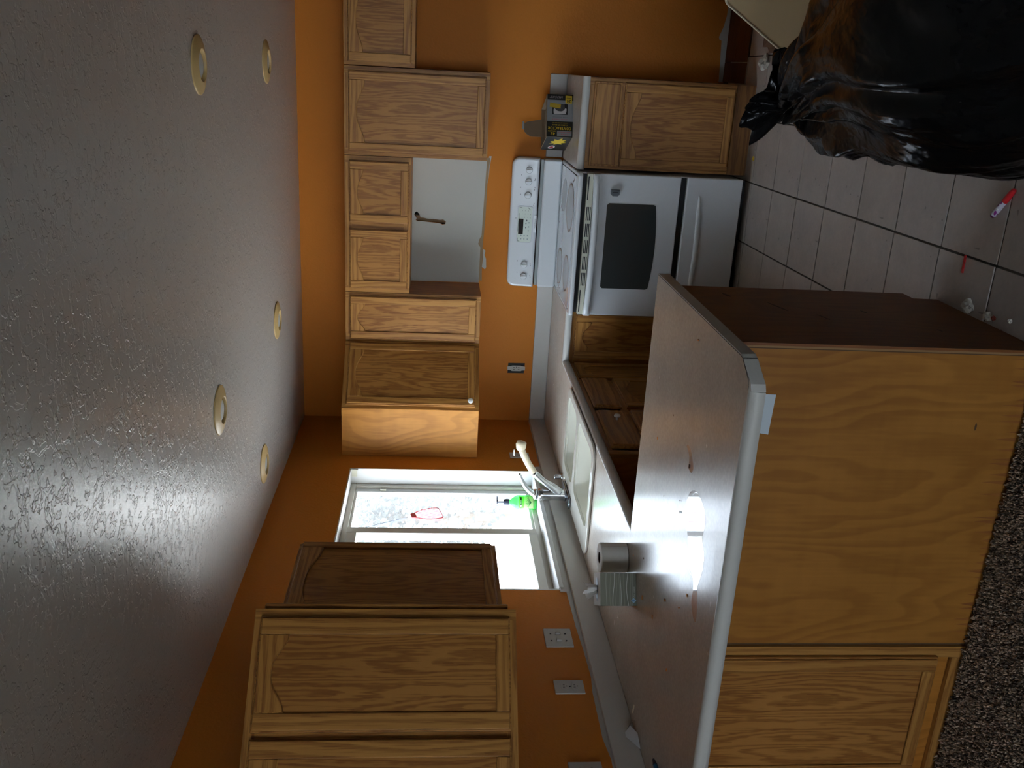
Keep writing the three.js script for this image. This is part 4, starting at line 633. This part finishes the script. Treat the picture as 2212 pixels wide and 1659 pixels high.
{ // tape stuck under the edge
  tag(obj('tape_piece', extrude([[1.385, 0.853], [1.485, 0.849], [1.485, 0.8755], [1.388, 0.8755]], 0.0008).translate(0, 0, 3.538), M.tapeBlue), 'pale blue strip of tape stuck on the peninsula worktop edge', 'tape');
}

// ---------------------------------------------------------------- window sill and swatter
{
  const t = thing('soap_bottle', 'clear green pump bottle of hand soap with a dark cap on the window sill', 'soap bottle', [-0.048, WY0 + 0.0102, 1.077], 0.46); t.scale.setScalar(1.16);
  const prof = [[0, 0], [0.027, 0], [0.031, 0.004], [0.031, 0.088], [0.028, 0.1], [0.016, 0.118], [0.012, 0.122], [0.012, 0.13]];
  obj('bottle', lathe(prof, 28).scale(1.1, 1, 0.8), M.soap, t);
  obj('soap_fill', lathe([[0, 0.003], [0.026, 0.003], [0.0285, 0.006], [0.0285, 0.03], [0, 0.03]], 24).scale(1.1, 1, 0.8), std({ color: lin(0.03, 0.75, 0.12), roughness: 0.3 }), t);
  const cv = document.createElement('canvas'); cv.width = 256; cv.height = 384; const c = cv.getContext('2d'); c.fillStyle = '#c9ee9c'; c.fillRect(0, 0, 256, 384); c.fillStyle = '#7fe04e'; c.fillRect(0, 0, 256, 130); c.fillStyle = '#16351c'; c.fillRect(18, 30, 220, 44); c.fillStyle = '#dff5d4'; c.font = 'bold 36px sans-serif'; c.fillText('Aloe', 96, 64); c.beginPath(); c.arc(60, 52, 22, 0, 7); c.fill(); c.strokeStyle = '#226b39'; c.lineWidth = 9; for (let i = 0; i < 8; i++) { c.beginPath(); c.moveTo(128, 310); c.quadraticCurveTo(128 + (i - 3.5) * 18, 240, 128 + (i - 3.5) * 34, 160 + Math.abs(i - 3.5) * 22); c.stroke(); } c.fillStyle = '#2a5a30'; c.fillRect(10, 362, 236, 10);
  const ct = new THREE.CanvasTexture(cv); ct.colorSpace = THREE.SRGBColorSpace;
  const lb = new THREE.CylinderGeometry(0.0316, 0.0316, 0.072, 24, 1, true, -0.9, 1.8).scale(1.1, 1, 0.8).translate(0, 0.05, 0); obj('label_print', lb, phy({ map: ct, roughness: 0.5, side: THREE.DoubleSide, transmission: 0.35, thickness: 0 }), t);
  const cap = obj('cap', lathe([[0.0, 0.13], [0.015, 0.13], [0.015, 0.15], [0.012, 0.155], [0, 0.156]], 20), M.navy, t);
  obj('pump', [cyl(0.0035, 0.028, 0, 0.155, 0, 10), cyl(0.01, 0.005, 0, 0.182, 0, 14), box(0.03, 0.006, 0.008, 0.012, 0.182, 0, { r: 0.002 })], M.navy, t);
}
{
  const t = thing('fly_swatter', 'red fly swatter with a thin wire handle against the window glass', 'fly swatter', [-0.112, 1.71, 1.12]);
  // flat in the yz plane, blade hanging down and towards the far side
  const a = 0.25, rot = (g) => g.rotateX(a);
  const outl = [[0.03, 0], [0.055, -0.045], [0.064, -0.1], [0.06, -0.132], [0.048, -0.14], [-0.048, -0.14], [-0.06, -0.132], [-0.064, -0.1], [-0.055, -0.045], [-0.03, 0]];
  const inner = outl.map(([x, y]) => [x * 0.9, y * 0.965 - 0.002]);
  const yz = (g) => rot(g.rotateY(Math.PI / 2));
  obj('blade_frame', yz(extrude(outl, 0.0016, { holes: [inner.slice().reverse()] })), M.red, t);
  obj('blade_mesh', yz(new THREE.ShapeGeometry(shape(inner)).translate(0, 0, 0.0008)), M.pinkMesh, t);
  const ribs = []; for (let i = -3; i <= 3; i++) ribs.push(box(0.0014, 0.13, 0.0014, i * 0.0145, -0.136, 0.0008)); obj('rib', yz(join(ribs)), M.red, t);
  obj('neck', yz(extrude([[-0.027, 0.0005], [0.027, 0.0005], [0.02, 0.026], [-0.02, 0.026]], 0.003)), M.red, t);
  const hg = sweep([[0, 0.026, 0.016], [0, 0.06, 0.004], [0, 0.1, 0.002], [0, 0.29, 0.0]], [0.0011, 0.0011, 0.0011, 0.0011], 6, new THREE.Vector3(1, 0, 0)), hg2 = sweep([[0, 0.026, -0.016], [0, 0.06, -0.004], [0, 0.1, -0.002], [0, 0.29, -0.002]], [0.0011, 0.0011, 0.0011, 0.0011], 6, new THREE.Vector3(1, 0, 0));
  obj('wire_handle', join(hg, hg2).rotateX(0.5), M.wire, t);
}

// ---------------------------------------------------------------- floor: bag, bin, litter
{ // big black bag: a slack sack whose neck is gathered on the far side
  const K = new THREE.Vector3(2.09, 0.325, 2.0), E = new THREE.Vector3(2.66, 0.1, 3.65), ax = E.clone().sub(K), L = ax.length(); ax.normalize();
  const side = new THREE.Vector3().crossVectors(ax, new THREE.Vector3(0, 1, 0)).normalize(), upv = new THREE.Vector3().crossVectors(side, ax);
  const NT = 90, NA = 220, pos = [], uv = [], idx = [];
  const rad = (t) => t < 0.3 ? lerp(0.03, 0.32, Math.pow(t / 0.3, 0.62)) : t < 0.6 ? lerp(0.32, 0.48, sm((t - 0.3) / 0.3)) : 0.48 * Math.sqrt(Math.max(0, 1 - ((t - 0.6) / 0.4) ** 2));
  for (let i = 0; i <= NT; i++) for (let j = 0; j <= NA; j++) {
    const t = i / NT, a = j / NA * Math.PI * 2, ta = 0.3 * Math.sin(t * 5);
    const fold = (Math.abs(2 * vn(j / NA * 26, t * 2.5, 26, 64, 301) - 1) - 0.5) * 2, fold2 = (Math.abs(2 * vn(j / NA * 60, t * 7, 60, 64, 311) - 1) - 0.5) * 2, lump = fbm(j / NA * 5, t * 3, 5, 64, 321, 3) - 0.5;
    const amp = lerp(0.34, 0.05, smooth(0.0, 0.45, t)), r = rad(t) * (1 + amp * fold + 0.35 * amp * fold2 + 0.28 * lump);
    const c = K.clone().addScaledVector(ax, t * L), p = c.addScaledVector(side, r * Math.cos(a + ta) * 1.02).addScaledVector(upv, r * Math.sin(a + ta) * 0.8);
    p.y = p.y < 0.02 ? 0.006 + 0.014 * Math.exp((p.y - 0.02) * 8) : p.y; pos.push(p.x, p.y, p.z); uv.push(j / NA * 2.4, t * 1.6);
  }
  for (let i = 0; i < NT; i++) for (let j = 0; j < NA; j++) { const q = i * (NA + 1) + j; idx.push(q, q + NA + 1, q + 1, q + 1, q + NA + 1, q + NA + 2); }
  const g = new THREE.BufferGeometry(); g.setAttribute('position', new THREE.Float32BufferAttribute(pos, 3)); g.setAttribute('uv', new THREE.Float32BufferAttribute(uv, 2)); g.setIndex(idx); g.computeVertexNormals();
  const t = thing('rubbish_bag', 'large shiny black plastic rubbish bag on the floor in front of the refrigerator space', 'bag', [2.45, 0, 2.6]);
  const b = obj('sack', g.translate(-2.45, 0, -2.6), Object.assign(M.bag, { side: THREE.DoubleSide }), t);
  // gathered mouth: a pleated frill
  const D = new THREE.Vector3(0.22, 0.6, -0.45).normalize(), s2 = new THREE.Vector3().crossVectors(D, new THREE.Vector3(0, 1, 0)).normalize(), u2 = new THREE.Vector3().crossVectors(s2, D), fp = [], fi = [], fu = [], m = 14, n = 150;
  for (let i = 0; i <= m; i++) for (let j = 0; j <= n; j++) { const v = i / m, a = j / n * Math.PI * 2, r = 0.032 + 0.15 * Math.pow(v, 0.8) * (0.75 + 0.5 * fbm(j / n * 6, v, 6, 8, 331, 2)), pl = 1 + (0.1 + 0.5 * v) * (Math.abs(2 * vn(j / n * 22, v * 1.5, 22, 16, 341) - 1) - 0.45), p = K.clone().addScaledVector(D, 0.12 * v * (0.7 + 0.6 * vn(j / n * 7, 0, 7, 4, 351))).addScaledVector(s2, r * pl * Math.cos(a)).addScaledVector(u2, r * pl * Math.sin(a) * 0.7); fp.push(p.x - 2.45, p.y, p.z - 2.6); fu.push(j / n, v * 0.3); }
  for (let i = 0; i < m; i++) for (let j = 0; j < n; j++) { const q = i * (n + 1) + j; fi.push(q, q + 1, q + n + 1, q + 1, q + n + 2, q + n + 1); }
  const fg = new THREE.BufferGeometry(); fg.setAttribute('position', new THREE.Float32BufferAttribute(fp, 3)); fg.setAttribute('uv', new THREE.Float32BufferAttribute(fu, 2)); fg.setIndex(fi); fg.computeVertexNormals(); obj('gathered_mouth', fg, M.bag, t);
}
{ // almond plastic refrigerator bin leaning behind the bag
  const t = thing('plastic_bin', 'beige plastic refrigerator bin tipped on its side behind the black bag', 'bin', [2.265, 0.06, 1.2]);
  t.rotation.set(0.1, -0.35, 1.03);
  const W = 0.45, D = 0.4, h = 0.09;
  obj('tray', [extrude(rrect(0, -D, W, 0, 0.03), 0.004, { b: 0.001 }), extrude(rrect(0, -D, W, 0, 0.03), h, { holes: [rrect(0.005, -D + 0.005, W - 0.005, -0.005, 0.026).reverse()] }).translate(0, 0, -h + 0.004)], M.bin, t);
  obj('rim', extrude(rrect(-0.008, -D - 0.008, W + 0.008, 0.008, 0.036), 0.01, { b: 0.003, seg: 2, holes: [rrect(0, -D, W, 0, 0.03).reverse()] }).translate(0, 0, -0.003), M.ivory, t);
}
{
  const wad = (name, label, cat, p, s, mat, k) => { const g = new THREE.IcosahedronGeometry(1, 2), q = g.attributes.position; for (let i = 0; i < q.count; i++) { const x = q.getX(i), y = q.getY(i), z = q.getZ(i), r = 0.35 + 1.2 * fbm(x * 3 + 8 + k, y * 3 + z * 2.7 + 8, 64, 64, 361 + k, 3); q.setXYZ(i, x * r * s[0], Math.max(-s[1] * 0.6, y * r * s[1]), z * r * s[2]); } g.computeVertexNormals(); const o = obj(name, g, mat); o.position.set(p[0], s[1] * 0.6 + p[1], p[2]); return tag(o, label, cat); };
  wad('dark_litter', 'dark crumpled litter lying between the beige bin and the black bag', 'litter', [2.42, 0.004, 0.85], [0.12, 0.05, 0.1], M.crumb, 1);
  wad('paper_wad', 'small crumpled pale paper wad in the litter behind the black bag', 'paper', [2.25, 0.001, 0.72], [0.04, 0.025, 0.035], M.plaster, 2);
  wad('plaster_piece', 'broken white plaster piece on the tiles against the peninsula end panel, largest of three', 'debris', [1.548, 0.001, 2.86], [0.022, 0.012, 0.03], M.plaster, 3);
  wad('plaster_piece', 'white plaster crumb on the grout line by the peninsula end panel', 'debris', [1.543, 0.001, 2.965], [0.014, 0.007, 0.02], M.plaster, 4);
  wad('plaster_piece', 'lone small white plaster crumb, nearest to the viewer by the peninsula end panel', 'debris', [1.558, 0.001, 3.072], [0.007, 0.006, 0.007], M.plaster, 5);
  wad('rusty_bit', 'tiny rusty red bit between the plaster crumbs by the peninsula end panel', 'debris', [1.545, 0.001, 2.995], [0.007, 0.006, 0.009], M.rust, 6);
  const y = obj('plastic_bit', extrude([[0, 0], [0.02, 0.002], [0.022, 0.014], [0.012, 0.016], [0.013, 0.024], [0.002, 0.024]], 0.006, { b: 0.001 }).rotateX(-Math.PI / 2), M.yellow); y.position.set(1.768, 0.001, 0.725); tag(y, 'small yellow plastic bit on the tiles in front of the right base cabinet', 'debris');
  const t = thing('marker', 'red capped marker with a purple and white label lying on the floor tiles', 'marker', [1.87, 0.0092, 2.922], Math.atan2(-(2.958 - 2.887), 1.911 - 1.83)), X = new THREE.Vector3(0, 1, 0);
  obj('cap', sweep([[0.008, 0, 0], [0.044, 0, 0], [0.056, 0, 0], [0.0585, 0, 0]], [0.0092, 0.0088, 0.0072, 0.005], 16, X), M.red, t);
  const cv = document.createElement('canvas'); cv.width = 256; cv.height = 128; const c = cv.getContext('2d'); c.fillStyle = '#d9d4e2'; c.fillRect(0, 0, 256, 128); c.fillStyle = '#8d2a86'; for (const [x0, y0, r] of [[30, 30, 24], [90, 90, 30], [150, 40, 26], [210, 96, 28], [60, 120, 18], [180, 110, 16], [240, 20, 18]]) { c.beginPath(); c.ellipse(x0, y0, r, r * 0.6, 0.6, 0, 7); c.fill(); } c.fillStyle = '#fff'; c.fillRect(110, 0, 12, 128); c.fillRect(20, 60, 60, 8);
  const ct = new THREE.CanvasTexture(cv); ct.colorSpace = THREE.SRGBColorSpace;
  obj('barrel', new THREE.CylinderGeometry(0.0086, 0.0086, 0.058, 18).rotateZ(Math.PI / 2).translate(-0.0212, 0, 0), std({ map: ct, roughness: 0.4 }), t);
  obj('end_plug', sweep([[-0.058, 0, 0], [-0.0502, 0, 0]], [0.0066, 0.0082], 14, X), M.purple, t);
  const r = obj('plastic_strip', box(0.056, 0.0022, 0.012, 0, 0, 0, { r: 0.0009 }), M.red); r.position.set(1.662, 0.0012, 2.783); r.rotation.y = 0.03; tag(r, 'flat red plastic strip on the floor tiles near the peninsula end', 'debris');
}

// ---------------------------------------------------------------- outdoors, seen through the kitchen window
struct('ground', bar(-90, 60, -1.2, -0.62, -90, 60), M.concrete);
{
  const leafGeo = new THREE.BufferGeometry(); leafGeo.setAttribute('position', new THREE.Float32BufferAttribute([0, 0, 0, 0.05, 0.02, 0.07, 0, 0.035, 0.15, -0.05, 0.02, 0.07], 3)); leafGeo.setIndex([0, 1, 2, 0, 2, 3]); leafGeo.computeVertexNormals();
  const tree = (label, x, z, h, w, n) => {
    const t = thing('tree', label, 'tree', [x, -0.62, z], 0), tr = [[0, 0, 0], [0.06, h * 0.2, 0], [-0.05, h * 0.45, 0.05], [0, h * 0.8, 0]];
    const cl = []; for (let i = 0; i < 26; i++) { const a = rr(0, 6.28), q = Math.sqrt(rnd()) * w * 0.5, y = h * rr(0.22, 0.95), k = Math.sin(Math.PI * clamp((y / h - 0.1) / 0.9)); cl.push([q * k * Math.cos(a), y, q * k * Math.sin(a), rr(0.3, 0.6) * w * 0.3]); }
    obj('trunk', [sweep(tr, [0.16, 0.13, 0.1, 0.04], 10, new THREE.Vector3(0, 0, 1)), ...cl.slice(0, 9).map(([a, b, c]) => sweep([[0, b * 0.5, 0], [a * 0.6, b * 0.85, c * 0.6], [a, b, c]], [0.05, 0.03, 0.012], 6, new THREE.Vector3(0.3, 0, 1)))], M.bark, t);
    const im = new THREE.InstancedMesh(leafGeo, M.leaf, n), m = new THREE.Matrix4(), q = new THREE.Quaternion(), e = new THREE.Euler(), v = new THREE.Vector3(), c = new THREE.Color();
    for (let i = 0; i < n; i++) { const b = cl[i % cl.length]; v.set(rr(-1, 1), rr(-1, 1), rr(-1, 1)); if (v.length() > 1) v.normalize(); v.multiplyScalar(b[3]).add(new THREE.Vector3(b[0], b[1], b[2])); v.y = Math.max(0.05, v.y); e.set(rr(-1.5, 1.5), rr(0, 6.28), rr(-1, 1)); q.setFromEuler(e); const s = rr(0.7, 1.4); m.compose(v, q, new THREE.Vector3(s, s, s)); im.setMatrixAt(i, m); const k = rr(0.7, 1.3); c.setRGB(k, k, k); im.setColorAt(i, c); }
    im.name = 'foliage'; im.userData.kind = 'stuff'; im.castShadow = im.receiveShadow = true; t.add(im);
  };
  tree('broad leafy tree outside the window, behind the fly swatter', -9.0, -15.6, 4.2, 4.6, 9000);
  tree('leafy tree outside the window, left half hidden by the window mullion', -10.9, -14.4, 3.6, 3.4, 7000);
  tree('leafy tree outside, at the window edge nearest the range wall', -7.4, -16.6, 3.9, 3.2, 7000);
}
renderer.render(scene, camera);
